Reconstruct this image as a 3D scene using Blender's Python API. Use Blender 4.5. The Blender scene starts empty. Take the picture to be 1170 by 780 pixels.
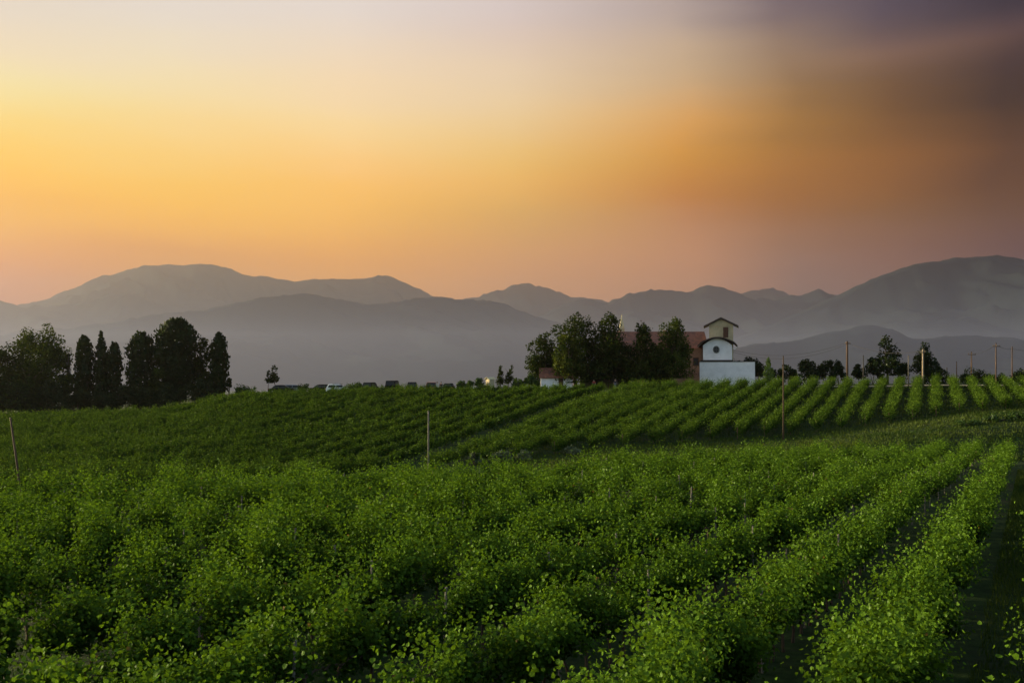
import bpy, bmesh, math, random
import numpy as np
from mathutils import Vector, Matrix

random.seed(7)
RNG = np.random.default_rng(7)
S = bpy.context.scene
C = S.collection
R = math.radians
CZ = 5.5                      # eye height above the soil under the camera
F = 1137.5                    # focal length in photograph pixels (35 mm on 36 mm)
HOR = 425.0
PITCH = math.atan((HOR - 390.0) / F)

# ------------------------------------------------------------------ camera
cam_d = bpy.data.cameras.new('camera')
cam_d.lens = 35.0
cam_d.sensor_width = 36.0
cam_d.sensor_fit = 'HORIZONTAL'
cam_d.clip_start = 0.1
cam_d.clip_end = 40000
cam = bpy.data.objects.new('camera', cam_d)
C.objects.link(cam)
cam.location = (0, 0, CZ)
cam.rotation_euler = (R(90) + PITCH, 0, 0)
S.camera = cam

# ------------------------------------------------------------------ light
SUN_AZ, SUN_EL = R(-72), R(11)      # azimuth from the view axis, clockwise
SUN_STRENGTH = 5.0
NISHITA = 0.12
EXPOSURE = 1.25

S.view_settings.view_transform = 'Standard'
S.view_settings.look = 'None'
S.view_settings.gamma = 1
S.view_settings.use_curve_mapping = False
S.view_settings.exposure = EXPOSURE
try:
    S.cycles.volume_bounces = 0
    S.cycles.max_bounces = 8
    S.cycles.transparent_max_bounces = 8
except Exception:
    pass


def lin(c):
    return tuple(((v / 255.0) / 12.92 if v / 255.0 <= 0.04045 else ((v / 255.0 + 0.055) / 1.055) ** 2.4) for v in c) + (1.0,)


W = bpy.data.worlds.new('World')
S.world = W
W.use_nodes = True
nt = W.node_tree
nt.nodes.clear()
N, L = nt.nodes.new, nt.links.new


def math_node(tree, op, a, b=None, c=None, clamp=False):
    n = tree.nodes.new('ShaderNodeMath')
    n.operation = op
    n.use_clamp = clamp
    for i, v in enumerate((a, b, c)):
        if v is None:
            continue
        if isinstance(v, (int, float)):
            n.inputs[i].default_value = v
        else:
            tree.links.new(v, n.inputs[i])
    return n.outputs[0]


def smooth_range(tree, v, a, b, lo=0.0, hi=1.0, kind='SMOOTHSTEP'):
    n = tree.nodes.new('ShaderNodeMapRange')
    n.interpolation_type = kind
    n.clamp = True
    tree.links.new(v, n.inputs[0])
    n.inputs[1].default_value = a
    n.inputs[2].default_value = b
    n.inputs[3].default_value = lo
    n.inputs[4].default_value = hi
    return n.outputs[0]


tc = N('ShaderNodeTexCoord')
sep = N('ShaderNodeSeparateXYZ')
L(tc.outputs['Generated'], sep.inputs[0])
az = math_node(nt, 'ARCTAN2', sep.outputs[0], sep.outputs[1])
az = math_node(nt, 'MULTIPLY', az, 180 / math.pi)
el = math_node(nt, 'ARCSINE', sep.outputs[2])
el = math_node(nt, 'MULTIPLY', el, 180 / math.pi)
# thin smoky streaks: stretched noise pushes the layers of the veil up and down
mp = N('ShaderNodeMapping')
mp.inputs['Scale'].default_value = (1.3, 1.3, 9.0)
mp.inputs['Rotation'].default_value = (0.0, R(4), 0.0)
L(tc.outputs['Generated'], mp.inputs[0])
ns = N('ShaderNodeTexNoise')
ns.inputs['Scale'].default_value = 2.2
ns.inputs['Detail'].default_value = 4.0
ns.inputs['Roughness'].default_value = 0.45
L(mp.outputs[0], ns.inputs['Vector'])
wob = math_node(nt, 'SUBTRACT', ns.outputs['Fac'], 0.5)
elw = math_node(nt, 'ADD', el, math_node(nt, 'MULTIPLY', wob, 2.6))
azw = math_node(nt, 'ADD', az, math_node(nt, 'MULTIPLY', wob, 5.0))

E0, E1 = 0.0, 26.0
COLS = [
    (-68.0, [(0.0, (0.2221, 0.0434, 0.0083)), (4.71, (0.2776, 0.0511, 0.0087)), (6.05, (0.4149, 0.1257, 0.0063)), (7.83, (0.4795, 0.2161, 0.0025)), (9.6, (0.5402, 0.2627, 0.0023)), (11.79, (0.5073, 0.3066, 0.0197)), (13.95, (0.4472, 0.3913, 0.1738)), (16.08, (0.4293, 0.3484, 0.226)), (18.37, (0.3655, 0.3268, 0.2812)), (26.0, (0.3472, 0.3105, 0.2671))]),
    (-27.0, [(0.0, (0.1931, 0.0377, 0.0072)), (4.71, (0.2414, 0.0444, 0.0076)), (6.05, (0.3608, 0.1093, 0.0055)), (7.83, (0.417, 0.1879, 0.0022)), (9.6, (0.4697, 0.2284, 0.002)), (11.79, (0.4411, 0.2666, 0.0171)), (13.95, (0.3889, 0.3403, 0.1511)), (16.08, (0.3733, 0.303, 0.1965)), (18.37, (0.3178, 0.2842, 0.2445)), (26.0, (0.3019, 0.27, 0.2323))]),
    (-18.8, [(0.0, (0.2948, 0.1142, 0.015)), (6.76, (0.3685, 0.1344, 0.0158)), (8.32, (0.4825, 0.2301, 0.009)), (10.19, (0.4615, 0.2583, 0.0224)), (12.51, (0.4433, 0.3067, 0.1026)), (14.79, (0.4061, 0.3284, 0.1738)), (17.03, (0.3869, 0.3253, 0.2074)), (19.44, (0.329, 0.299, 0.2755)), (26.0, (0.3125, 0.284, 0.2617))]),
    (-9.8, [(0.0, (0.3421, 0.1397, 0.0199)), (6.2, (0.4276, 0.1644, 0.0209)), (9.14, (0.4846, 0.2513, 0.0244)), (11.09, (0.4846, 0.2631, 0.0632)), (13.25, (0.4502, 0.3241, 0.1321)), (15.37, (0.4298, 0.3199, 0.1817)), (17.69, (0.385, 0.3098, 0.2244)), (20.19, (0.3381, 0.3047, 0.2842)), (26.0, (0.3212, 0.2895, 0.27))]),
    (0.0, [(0.0, (0.2854, 0.1276, 0.0522)), (5.53, (0.3567, 0.1501, 0.0549)), (8.53, (0.3177, 0.1792, 0.0351)), (10.51, (0.4276, 0.2187, 0.039)), (12.22, (0.4129, 0.2485, 0.0506)), (14.4, (0.3913, 0.2831, 0.1434)), (16.54, (0.381, 0.2932, 0.1858)), (18.63, (0.3193, 0.2477, 0.2032)), (20.46, (0.304, 0.2602, 0.2487)), (26.0, (0.2888, 0.2472, 0.2363))]),
    (9.8, [(0.0, (0.2314, 0.1056, 0.053)), (5.7, (0.2892, 0.1242, 0.0558)), (8.16, (0.2418, 0.107, 0.045)), (10.12, (0.2635, 0.0885, 0.0051)), (11.81, (0.2947, 0.1275, 0.0064)), (13.48, (0.3578, 0.1555, 0.0143)), (15.84, (0.2669, 0.1802, 0.0943)), (18.15, (0.2617, 0.1862, 0.1181)), (20.19, (0.1981, 0.1591, 0.1486)), (26.0, (0.1882, 0.1511, 0.1412))]),
    (15.6, [(0.0, (0.1041, 0.0542, 0.0433)), (5.09, (0.1301, 0.0638, 0.0456)), (6.54, (0.1562, 0.0776, 0.0486)), (8.94, (0.1583, 0.0561, 0.0082)), (10.84, (0.1888, 0.0667, 0.0032)), (13.19, (0.1766, 0.0776, 0.0054)), (15.5, (0.1075, 0.0582, 0.0212)), (17.77, (0.1536, 0.0981, 0.057)), (19.76, (0.0643, 0.0486, 0.0608)), (26.0, (0.0611, 0.0462, 0.0578))]),
    (21.0, [(0.0, (0.1022, 0.044, 0.0321)), (6.34, (0.1277, 0.0518, 0.0338)), (8.67, (0.1022, 0.0438, 0.0101)), (10.51, (0.1466, 0.0492, 0.0027)), (12.79, (0.0943, 0.0371, 0.0037)), (15.04, (0.0575, 0.0251, 0.0051)), (17.03, (0.0869, 0.0476, 0.0297)), (19.19, (0.0281, 0.023, 0.0385)), (26.0, (0.0267, 0.0218, 0.0366))]),
    (26.8, [(0.0, (0.0534, 0.0205, 0.0202)), (6.52, (0.0667, 0.0241, 0.0213)), (8.3, (0.0716, 0.0299, 0.0121)), (10.29, (0.0581, 0.0197, 0.0047)), (12.69, (0.0336, 0.012, 0.002)), (14.63, (0.0112, 0.0042, 0.002)), (16.54, (0.0309, 0.0141, 0.0125)), (18.41, (0.012, 0.0086, 0.0157)), (26.0, (0.0114, 0.0082, 0.0149))]),
    (60.0, [(0.0, (0.0481, 0.0205, 0.0232)), (6.52, (0.06, 0.0241, 0.0245)), (8.3, (0.0644, 0.0299, 0.0139)), (10.29, (0.0523, 0.0197, 0.0054)), (12.69, (0.0302, 0.012, 0.0023)), (14.63, (0.0101, 0.0042, 0.0023)), (16.54, (0.0278, 0.0141, 0.0144)), (18.41, (0.0108, 0.0086, 0.0181)), (26.0, (0.0103, 0.0082, 0.0171))]),
]
prev = None
for i, (deg, stops) in enumerate(COLS):
    fac = smooth_range(nt, elw, E0, E1, kind='LINEAR')
    cr = N('ShaderNodeValToRGB')
    cr.color_ramp.interpolation = 'B_SPLINE'
    els = cr.color_ramp.elements
    while len(els) > 1:
        els.remove(els[-1])
    els[0].position = 0.0
    els[0].color = (*stops[0][1], 1.0)
    for e, c in stops[1:]:
        k = els.new((e - E0) / (E1 - E0))
        k.color = (*c, 1.0)
    L(fac, cr.inputs[0])
    if prev is None:
        prev = cr.outputs[0]
    else:
        m = N('ShaderNodeMix')
        m.data_type = 'RGBA'
        L(smooth_range(nt, azw, COLS[i - 1][0], deg, kind='LINEAR'), m.inputs[0])
        L(prev, m.inputs[6])
        L(cr.outputs[0], m.inputs[7])
        prev = m.outputs[2]
# a paler wisp of high cloud in the dark right part
wm = math_node(nt, 'SUBTRACT', el, math_node(nt, 'ADD', 16.9, math_node(nt, 'MULTIPLY', math_node(nt, 'SUBTRACT', az, 22.0), 0.04)))
wm = math_node(nt, 'ABSOLUTE', math_node(nt, 'ADD', wm, math_node(nt, 'MULTIPLY', wob, 1.5)))
wm = smooth_range(nt, wm, 0.0, 1.5, 1.0, 0.0)
wa = smooth_range(nt, az, 12.0, 21.0)
wm = math_node(nt, 'MULTIPLY', math_node(nt, 'MULTIPLY', wm, wa), 0.06)
m = N('ShaderNodeMix')
m.data_type = 'RGBA'
L(wm, m.inputs[0])
L(prev, m.inputs[6])
m.inputs[7].default_value = lin((150, 108, 90))
veil = m.outputs[2]

sky = N('ShaderNodeTexSky')
sky.sky_type = 'NISHITA'
sky.sun_disc = False
sky.sun_elevation = SUN_EL
sky.sun_rotation = SUN_AZ
sky.air_density = 1.2
sky.dust_density = 2.0
bg1 = N('ShaderNodeBackground')
bg1.inputs[1].default_value = NISHITA
L(sky.outputs[0], bg1.inputs[0])
bg2 = N('ShaderNodeBackground')
bg2.inputs[1].default_value = 1.0
L(veil, bg2.inputs[0])
mixs = N('ShaderNodeMixShader')
f1 = smooth_range(nt, el, 22.0, 42.0, 1.0, 0.0)
f2 = smooth_range(nt, math_node(nt, 'ABSOLUTE', az), 48.0, 95.0, 1.0, 0.0)
L(math_node(nt, 'MULTIPLY', f1, f2), mixs.inputs[0])
L(bg1.outputs[0], mixs.inputs[1])
L(bg2.outputs[0], mixs.inputs[2])
wo = N('ShaderNodeOutputWorld')
L(mixs.outputs[0], wo.inputs[0])

sun_d = bpy.data.lights.new('sun', 'SUN')
sun_d.energy = SUN_STRENGTH
sun_d.angle = R(0.6)
sun_d.color = (1.0, 0.84, 0.48)
sun = bpy.data.objects.new('sun', sun_d)
C.objects.link(sun)
sdir = Vector((math.sin(SUN_AZ) * math.cos(SUN_EL), math.cos(SUN_AZ) * math.cos(SUN_EL), math.sin(SUN_EL)))
sun.rotation_euler = sdir.to_track_quat('Z', 'Y').to_euler()
sun.location = (-200, 60, 80)


# ------------------------------------------------------------------ helpers
def tag(o, label=None, cat=None, group=None, kind=None):
    if label:
        o['label'] = label
    if cat:
        o['category'] = cat
    if group:
        o['group'] = group
    if kind:
        o['kind'] = kind
    return o


def empty(name, loc, rz=0.0):
    o = bpy.data.objects.new(name, None)
    C.objects.link(o)
    o.location = loc
    o.rotation_euler = (0, 0, rz)
    o.empty_display_size = 0.3
    return o


def link_mesh(name, me, parent=None, mat=None):
    if mat:
        if not me.materials:
            me.materials.append(mat)
    o = bpy.data.objects.new(name, me)
    C.objects.link(o)
    if parent:
        o.parent = parent
    return o


def mesh_np(name, V, Fq, tint=None, mat=None, smooth=False):
    """V (n,3) float, Fq (m,k) int: quads or triangles"""
    V = np.ascontiguousarray(V, dtype=np.float32)
    Fq = np.ascontiguousarray(Fq, dtype=np.int32)
    me = bpy.data.meshes.new(name)
    k = Fq.shape[1]
    me.vertices.add(len(V))
    me.vertices.foreach_set('co', V.ravel())
    me.loops.add(Fq.size)
    me.loops.foreach_set('vertex_index', Fq.ravel())
    me.polygons.add(len(Fq))
    me.polygons.foreach_set('loop_start', np.arange(0, Fq.size, k, dtype=np.int32))
    me.polygons.foreach_set('loop_total', np.full(len(Fq), k, dtype=np.int32))
    if smooth:
        me.polygons.foreach_set('use_smooth', np.ones(len(Fq), dtype=bool))
    me.update(calc_edges=True)
    if tint is not None:
        a = me.attributes.new('tint', 'FLOAT', 'FACE')
        a.data.foreach_set('value', np.ascontiguousarray(tint, dtype=np.float32))
    if mat:
        me.materials.append(mat)
    return me


class MB:
    """collects boxes, prisms and tubes and links them as one mesh object"""
    def __init__(self):
        self.v, self.f = [], []

    def add(self, vs, fs):
        b = len(self.v)
        self.v += [tuple(v) for v in vs]
        self.f += [tuple(i + b for i in f) for f in fs]
        return self

    def box(self, x0, x1, y0, y1, z0, z1):
        vs = [(x0, y0, z0), (x1, y0, z0), (x1, y1, z0), (x0, y1, z0), (x0, y0, z1), (x1, y0, z1), (x1, y1, z1), (x0, y1, z1)]
        return self.add(vs, [(0, 3, 2, 1), (4, 5, 6, 7), (0, 1, 5, 4), (1, 2, 6, 5), (2, 3, 7, 6), (3, 0, 4, 7)])

    def tube(self, pts, rad, n=8, cap=True):
        pts = [Vector(p) for p in pts]
        vs, fs = [], []
        for i, p in enumerate(pts):
            d = (pts[min(i + 1, len(pts) - 1)] - pts[max(i - 1, 0)]).normalized()
            a = d.orthogonal().normalized() if abs(d.z) < 0.9 else Vector((1, 0, 0)).cross(d).normalized()
            if abs(d.z) < 0.9:
                a = Vector((0, 0, 1)).cross(d).normalized()
            b = d.cross(a)
            r = rad[i] if isinstance(rad, (list, tuple)) else rad
            for k in range(n):
                t = 2 * math.pi * k / n
                vs.append(p + a * (r * math.cos(t)) + b * (r * math.sin(t)))
        for i in range(len(pts) - 1):
            for k in range(n):
                fs.append((i * n + k, i * n + (k + 1) % n, (i + 1) * n + (k + 1) % n, (i + 1) * n + k))
        if cap:
            fs.append(tuple(range(n - 1, -1, -1)))
            fs.append(tuple(range((len(pts) - 1) * n, len(pts) * n)))
        return self.add(vs, fs)

    def prism(self, poly, y0, y1, axis='y'):
        """poly in (x,z) extruded along y (or (y,z) along x)"""
        n = len(poly)
        if axis == 'y':
            vs = [(p[0], y0, p[1]) for p in poly] + [(p[0], y1, p[1]) for p in poly]
        else:
            vs = [(y0, p[0], p[1]) for p in poly] + [(y1, p[0], p[1]) for p in poly]
        fs = [tuple(range(n)), tuple(range(2 * n - 1, n - 1, -1))]
        fs += [(i, i + n, (i + 1) % n + n, (i + 1) % n) for i in range(n)]
        return self.add(vs, fs)

    def build(self, name, mat, parent=None, smooth=False, bevel=0.0):
        me = bpy.data.meshes.new(name)
        me.from_pydata(self.v, [], self.f)
        bm = bmesh.new()
        bm.from_mesh(me)
        bmesh.ops.recalc_face_normals(bm, faces=bm.faces)
        if bevel:
            bmesh.ops.bevel(bm, geom=bm.edges[:], offset=bevel, segments=2, affect='EDGES', profile=0.6)
        bm.to_mesh(me)
        bm.free()
        if smooth:
            me.polygons.foreach_set('use_smooth', [True] * len(me.polygons))
        me.update()
        return link_mesh(name, me, parent, mat)


def ray(u, v):
    cx, cy = (u - 585.0) / F, (390.0 - v) / F
    cp, sp = math.cos(PITCH), math.sin(PITCH)
    return Vector((cx, cp - cy * sp, sp + cy * cp))


def pix(u, v, Y):
    """point at ground distance Y straight ahead seen at photograph pixel (u, v)"""
    d = ray(u, v)
    k = Y / d.y
    return Vector((d.x * k, Y, CZ + d.z * k))


def vnoise(x, y, seed=0):
    """smooth value noise on arrays, 0..1"""
    x, y = np.asarray(x, float), np.asarray(y, float)
    xi, yi = np.floor(x).astype(np.int64), np.floor(y).astype(np.int64)
    xf, yf = x - xi, y - yi
    xf, yf = xf * xf * (3 - 2 * xf), yf * yf * (3 - 2 * yf)

    def h(a, b):
        n = (a * 374761393 + b * 668265263 + seed * 974711) & 0xFFFFFFFF
        n = ((n ^ (n >> 13)) * 1274126177) & 0xFFFFFFFF
        return ((n ^ (n >> 16)) & 0xFFFF) / 65535.0
    return (h(xi, yi) * (1 - xf) + h(xi + 1, yi) * xf) * (1 - yf) + (h(xi, yi + 1) * (1 - xf) + h(xi + 1, yi + 1) * xf) * yf


def fbm(x, y, seed=0, o=4):
    t, a, s = 0, 0.5, 0
    for i in range(o):
        t = t + a * vnoise(np.asarray(x) * 2 ** i, np.asarray(y) * 2 ** i, seed + i)
        s += a
        a *= 0.5
    return t / s


# ------------------------------------------------------------------ materials
def mat_base(name):
    m = bpy.data.materials.new(name)
    m.use_nodes = True
    t = m.node_tree
    t.nodes.clear()
    return m, t


def mat_solid(name, col, rough=0.8, var=0.25, scale=6.0, metal=0.0, spec=0.3, col2=None, bump=0.0, stretch=None):
    """principled with a noise between two tones of its own colour"""
    m, t = mat_base(name)
    o = t.nodes.new('ShaderNodeOutputMaterial')
    p = t.nodes.new('ShaderNodeBsdfPrincipled')
    tc_ = t.nodes.new('ShaderNodeTexCoord')
    mp_ = t.nodes.new('ShaderNodeMapping')
    t.links.new(tc_.outputs['Object'], mp_.inputs[0])
    if stretch:
        mp_.inputs['Scale'].default_value = stretch
    n = t.nodes.new('ShaderNodeTexNoise')
    n.inputs['Scale'].default_value = scale
    n.inputs['Detail'].default_value = 6
    n.inputs['Roughness'].default_value = 0.65
    t.links.new(mp_.outputs[0], n.inputs['Vector'])
    mx = t.nodes.new('ShaderNodeMix')
    mx.data_type = 'RGBA'
    t.links.new(smooth_range(t, n.outputs['Fac'], 0.35, 0.65), mx.inputs[0])
    c2 = col2 or tuple(c * (1 - var) for c in col)
    mx.inputs[6].default_value = (*col, 1)
    mx.inputs[7].default_value = (*c2, 1)
    t.links.new(mx.outputs[2], p.inputs['Base Color'])
    p.inputs['Roughness'].default_value = rough
    p.inputs['Metallic'].default_value = metal
    p.inputs['Specular IOR Level'].default_value = spec
    if bump:
        b = t.nodes.new('ShaderNodeBump')
        b.inputs['Strength'].default_value = bump
        b.inputs['Distance'].default_value = 0.05
        t.links.new(n.outputs['Fac'], b.inputs['Height'])
        t.links.new(b.outputs[0], p.inputs['Normal'])
    t.links.new(p.outputs[0], o.inputs[0])
    return m


def mat_leaf(name, dark, light, transl=0.35, gloss=0.06, brown=None):
    m, t = mat_base(name)
    o = t.nodes.new('ShaderNodeOutputMaterial')
    at = t.nodes.new('ShaderNodeAttribute')
    at.attribute_name = 'tint'
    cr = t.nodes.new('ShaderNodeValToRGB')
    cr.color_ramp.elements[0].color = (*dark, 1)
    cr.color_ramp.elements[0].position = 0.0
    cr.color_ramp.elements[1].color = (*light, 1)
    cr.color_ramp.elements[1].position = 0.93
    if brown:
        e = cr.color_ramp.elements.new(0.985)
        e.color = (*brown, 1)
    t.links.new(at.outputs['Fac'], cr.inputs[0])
    d = t.nodes.new('ShaderNodeBsdfDiffuse')
    tr = t.nodes.new('ShaderNodeBsdfTranslucent')
    t.links.new(cr.outputs[0], d.inputs[0])
    br = t.nodes.new('ShaderNodeMix')
    br.data_type = 'RGBA'
    br.blend_type = 'MULTIPLY'
    br.inputs[0].default_value = 1.0
    t.links.new(cr.outputs[0], br.inputs[6])
    br.inputs[7].default_value = (1.5, 1.35, 0.5, 1)
    t.links.new(br.outputs[2], tr.inputs[0])
    m1 = t.nodes.new('ShaderNodeMixShader')
    m1.inputs[0].default_value = transl
    t.links.new(d.outputs[0], m1.inputs[1])
    t.links.new(tr.outputs[0], m1.inputs[2])
    g = t.nodes.new('ShaderNodeBsdfGlossy')
    g.inputs['Roughness'].default_value = 0.42
    g.inputs['Color'].default_value = (0.8, 0.85, 0.8, 1)
    m2 = t.nodes.new('ShaderNodeMixShader')
    m2.inputs[0].default_value = gloss
    t.links.new(m1.outputs[0], m2.inputs[1])
    t.links.new(g.outputs[0], m2.inputs[2])
    t.links.new(m2.outputs[0], o.inputs[0])
    return m


M = {}
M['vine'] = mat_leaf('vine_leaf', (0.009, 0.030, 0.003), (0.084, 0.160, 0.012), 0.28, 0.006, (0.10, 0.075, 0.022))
M['vine_far'] = mat_leaf('vine_leaf_distant', (0.014, 0.040, 0.004), (0.078, 0.132, 0.012), 0.20, 0.005)
M['tree'] = mat_leaf('tree_leaf', (0.008, 0.017, 0.004), (0.040, 0.058, 0.009), 0.28, 0.005)
M['tree_lit'] = mat_leaf('sunlit_tree_leaf', (0.014, 0.030, 0.005), (0.075, 0.092, 0.014), 0.32, 0.005)  # lighter copy of the tree leaf; sunlight put into its colour
M['cypress'] = mat_leaf('cypress_leaf', (0.008, 0.016, 0.005), (0.024, 0.038, 0.009), 0.15, 0.01)
M['shrub'] = mat_leaf('shrub_leaf', (0.018, 0.042, 0.008), (0.055, 0.10, 0.014), 0.3, 0.02)
M['sage'] = mat_leaf('sage_leaf', (0.06, 0.085, 0.045), (0.14, 0.17, 0.095), 0.2, 0.02)
M['young'] = mat_leaf('young_leaf', (0.05, 0.10, 0.02), (0.12, 0.18, 0.04), 0.35, 0.02)
M['grass'] = mat_leaf('grass_blade', (0.014, 0.036, 0.006), (0.060, 0.085, 0.018), 0.3, 0.004)
M['bark'] = mat_solid('bark', (0.075, 0.055, 0.04), 0.95, 0.5, 9, stretch=(1, 1, 0.2), bump=0.5)
M['vinewood'] = mat_solid('vine_wood', (0.09, 0.06, 0.04), 0.95, 0.5, 14, stretch=(1, 1, 0.3), bump=0.5)
M['stake'] = mat_solid('stake_wood', (0.17, 0.15, 0.125), 0.9, 0.4, 10, stretch=(1, 1, 0.12), bump=0.3)
M['polewood'] = mat_solid('pole_wood', (0.095, 0.055, 0.034), 0.85, 0.45, 5, stretch=(1, 1, 0.08), bump=0.3)
M['concrete'] = mat_solid('pole_concrete', (0.26, 0.20, 0.14), 0.85, 0.2, 4)
M['iron'] = mat_solid('dark_iron', (0.05, 0.045, 0.042), 0.6, 0.3, 5, metal=0.5)
M['white_wall'] = mat_solid('white_plaster', (0.80, 0.79, 0.83), 0.9, 0.13, 0.7, bump=0.15)
M['cream_wall'] = mat_solid('cream_plaster', (0.42, 0.36, 0.24), 0.9, 0.25, 0.9, bump=0.15)
M['pink_wall'] = mat_solid('pink_plaster', (0.22, 0.13, 0.10), 0.9, 0.3, 0.8, bump=0.15)
M['stone'] = mat_solid('grey_stone', (0.20, 0.19, 0.17), 0.95, 0.4, 2.5, bump=0.5)
M['eave'] = mat_solid('dark_eave', (0.05, 0.04, 0.038), 0.8, 0.3, 3)
M['glassdark'] = mat_solid('dark_window', (0.03, 0.034, 0.04), 0.5, 0.3, 3, spec=0.15)
M['brownwood'] = mat_solid('brown_shutter', (0.09, 0.04, 0.025), 0.7, 0.4, 6)
M['pale_stone'] = mat_solid('pale_spire_stone', (0.55, 0.48, 0.30), 0.85, 0.2, 2)
M['blackpaint'] = mat_solid('black_car_paint', (0.007, 0.007, 0.008), 0.8, 0.1, 2, spec=0.05)
M['greypaint'] = mat_solid('grey_car_paint', (0.22, 0.24, 0.28), 0.35, 0.1, 2, metal=0.4)
M['whitepaint'] = mat_solid('white_car_paint', (0.78, 0.79, 0.8), 0.35, 0.05, 2, spec=0.5)
M['redpaint'] = mat_solid('red_car_paint', (0.14, 0.03, 0.02), 0.35, 0.1, 2, spec=0.5)
M['rubber'] = mat_solid('tyre_rubber', (0.02, 0.02, 0.02), 0.9, 0.2, 8)
M['rim'] = mat_solid('wheel_rim', (0.45, 0.45, 0.46), 0.4, 0.1, 8, metal=0.8)
M['lamp'] = mat_solid('lamp_lens', (0.7, 0.7, 0.68), 0.2, 0.05, 8, spec=0.6)
M['redlamp'] = mat_solid('red_lamp_lens', (0.35, 0.02, 0.02), 0.3, 0.05, 8, spec=0.6)
M['skin'] = mat_solid('skin', (0.45, 0.28, 0.2), 0.6, 0.1, 8)
M['hair'] = mat_solid('hair', (0.05, 0.035, 0.025), 0.7, 0.3, 20)
M['cloth_white'] = mat_solid('white_cloth', (0.72, 0.68, 0.6), 0.9, 0.1, 8)
M['cloth_red'] = mat_solid('red_cloth', (0.35, 0.05, 0.04), 0.9, 0.2, 8)
M['cloth_dark'] = mat_solid('dark_cloth', (0.03, 0.03, 0.04), 0.9, 0.2, 8)
M['cloth_blue'] = mat_solid('grey_blue_cloth', (0.22, 0.24, 0.30), 0.9, 0.2, 8)
M['cloth_pink'] = mat_solid('pink_cloth', (0.50, 0.28, 0.25), 0.9, 0.2, 8)
M['track'] = mat_solid('dirt_track', (0.27, 0.21, 0.15), 0.95, 0.35, 0.6, bump=0.4)


def mat_tiles():
    m, t = mat_base('terracotta_tiles')
    o = t.nodes.new('ShaderNodeOutputMaterial')
    p = t.nodes.new('ShaderNodeBsdfPrincipled')
    tc_ = t.nodes.new('ShaderNodeTexCoord')
    w = t.nodes.new('ShaderNodeTexWave')
    w.inputs['Scale'].default_value = 1.6
    w.inputs['Distortion'].default_value = 0.3
    t.links.new(tc_.outputs['Object'], w.inputs['Vector'])
    n = t.nodes.new('ShaderNodeTexNoise')
    n.inputs['Scale'].default_value = 1.7
    n.inputs['Detail'].default_value = 6
    t.links.new(tc_.outputs['Object'], n.inputs['Vector'])
    mx = t.nodes.new('ShaderNodeMix')
    mx.data_type = 'RGBA'
    t.links.new(smooth_range(t, n.outputs['Fac'], 0.35, 0.68), mx.inputs[0])
    mx.inputs[6].default_value = (0.19, 0.07, 0.042, 1)
    mx.inputs[7].default_value = (0.11, 0.048, 0.034, 1)
    b = t.nodes.new('ShaderNodeBump')
    b.inputs['Distance'].default_value = 0.06
    b.inputs['Strength'].default_value = 0.8
    t.links.new(w.outputs['Fac'], b.inputs['Height'])
    t.links.new(mx.outputs[2], p.inputs['Base Color'])
    t.links.new(b.outputs[0], p.inputs['Normal'])
    p.inputs['Roughness'].default_value = 0.9
    t.links.new(p.outputs[0], o.inputs[0])
    return m


def mat_brick():
    m, t = mat_base('old_brick')
    o = t.nodes.new('ShaderNodeOutputMaterial')
    p = t.nodes.new('ShaderNodeBsdfPrincipled')
    tc_ = t.nodes.new('ShaderNodeTexCoord')
    mp_ = t.nodes.new('ShaderNodeMapping')
    mp_.inputs['Rotation'].default_value = (R(90), 0, 0)
    t.links.new(tc_.outputs['Object'], mp_.inputs[0])
    k = t.nodes.new('ShaderNodeTexBrick')
    k.inputs['Scale'].default_value = 2.2
    k.inputs['Color1'].default_value = (0.20, 0.095, 0.06, 1)
    k.inputs['Color2'].default_value = (0.15, 0.075, 0.05, 1)
    k.inputs['Mortar'].default_value = (0.32, 0.26, 0.2, 1)
    t.links.new(mp_.outputs[0], k.inputs['Vector'])
    t.links.new(k.outputs['Color'], p.inputs['Base Color'])
    p.inputs['Roughness'].default_value = 0.95
    t.links.new(p.outputs[0], o.inputs[0])
    return m


M['tiles'] = mat_tiles()
M['darktiles'] = mat_solid('weathered_roof_tiles', (0.10, 0.06, 0.05), 0.95, 0.4, 3, bump=0.4)
M['brick'] = mat_brick()


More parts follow.
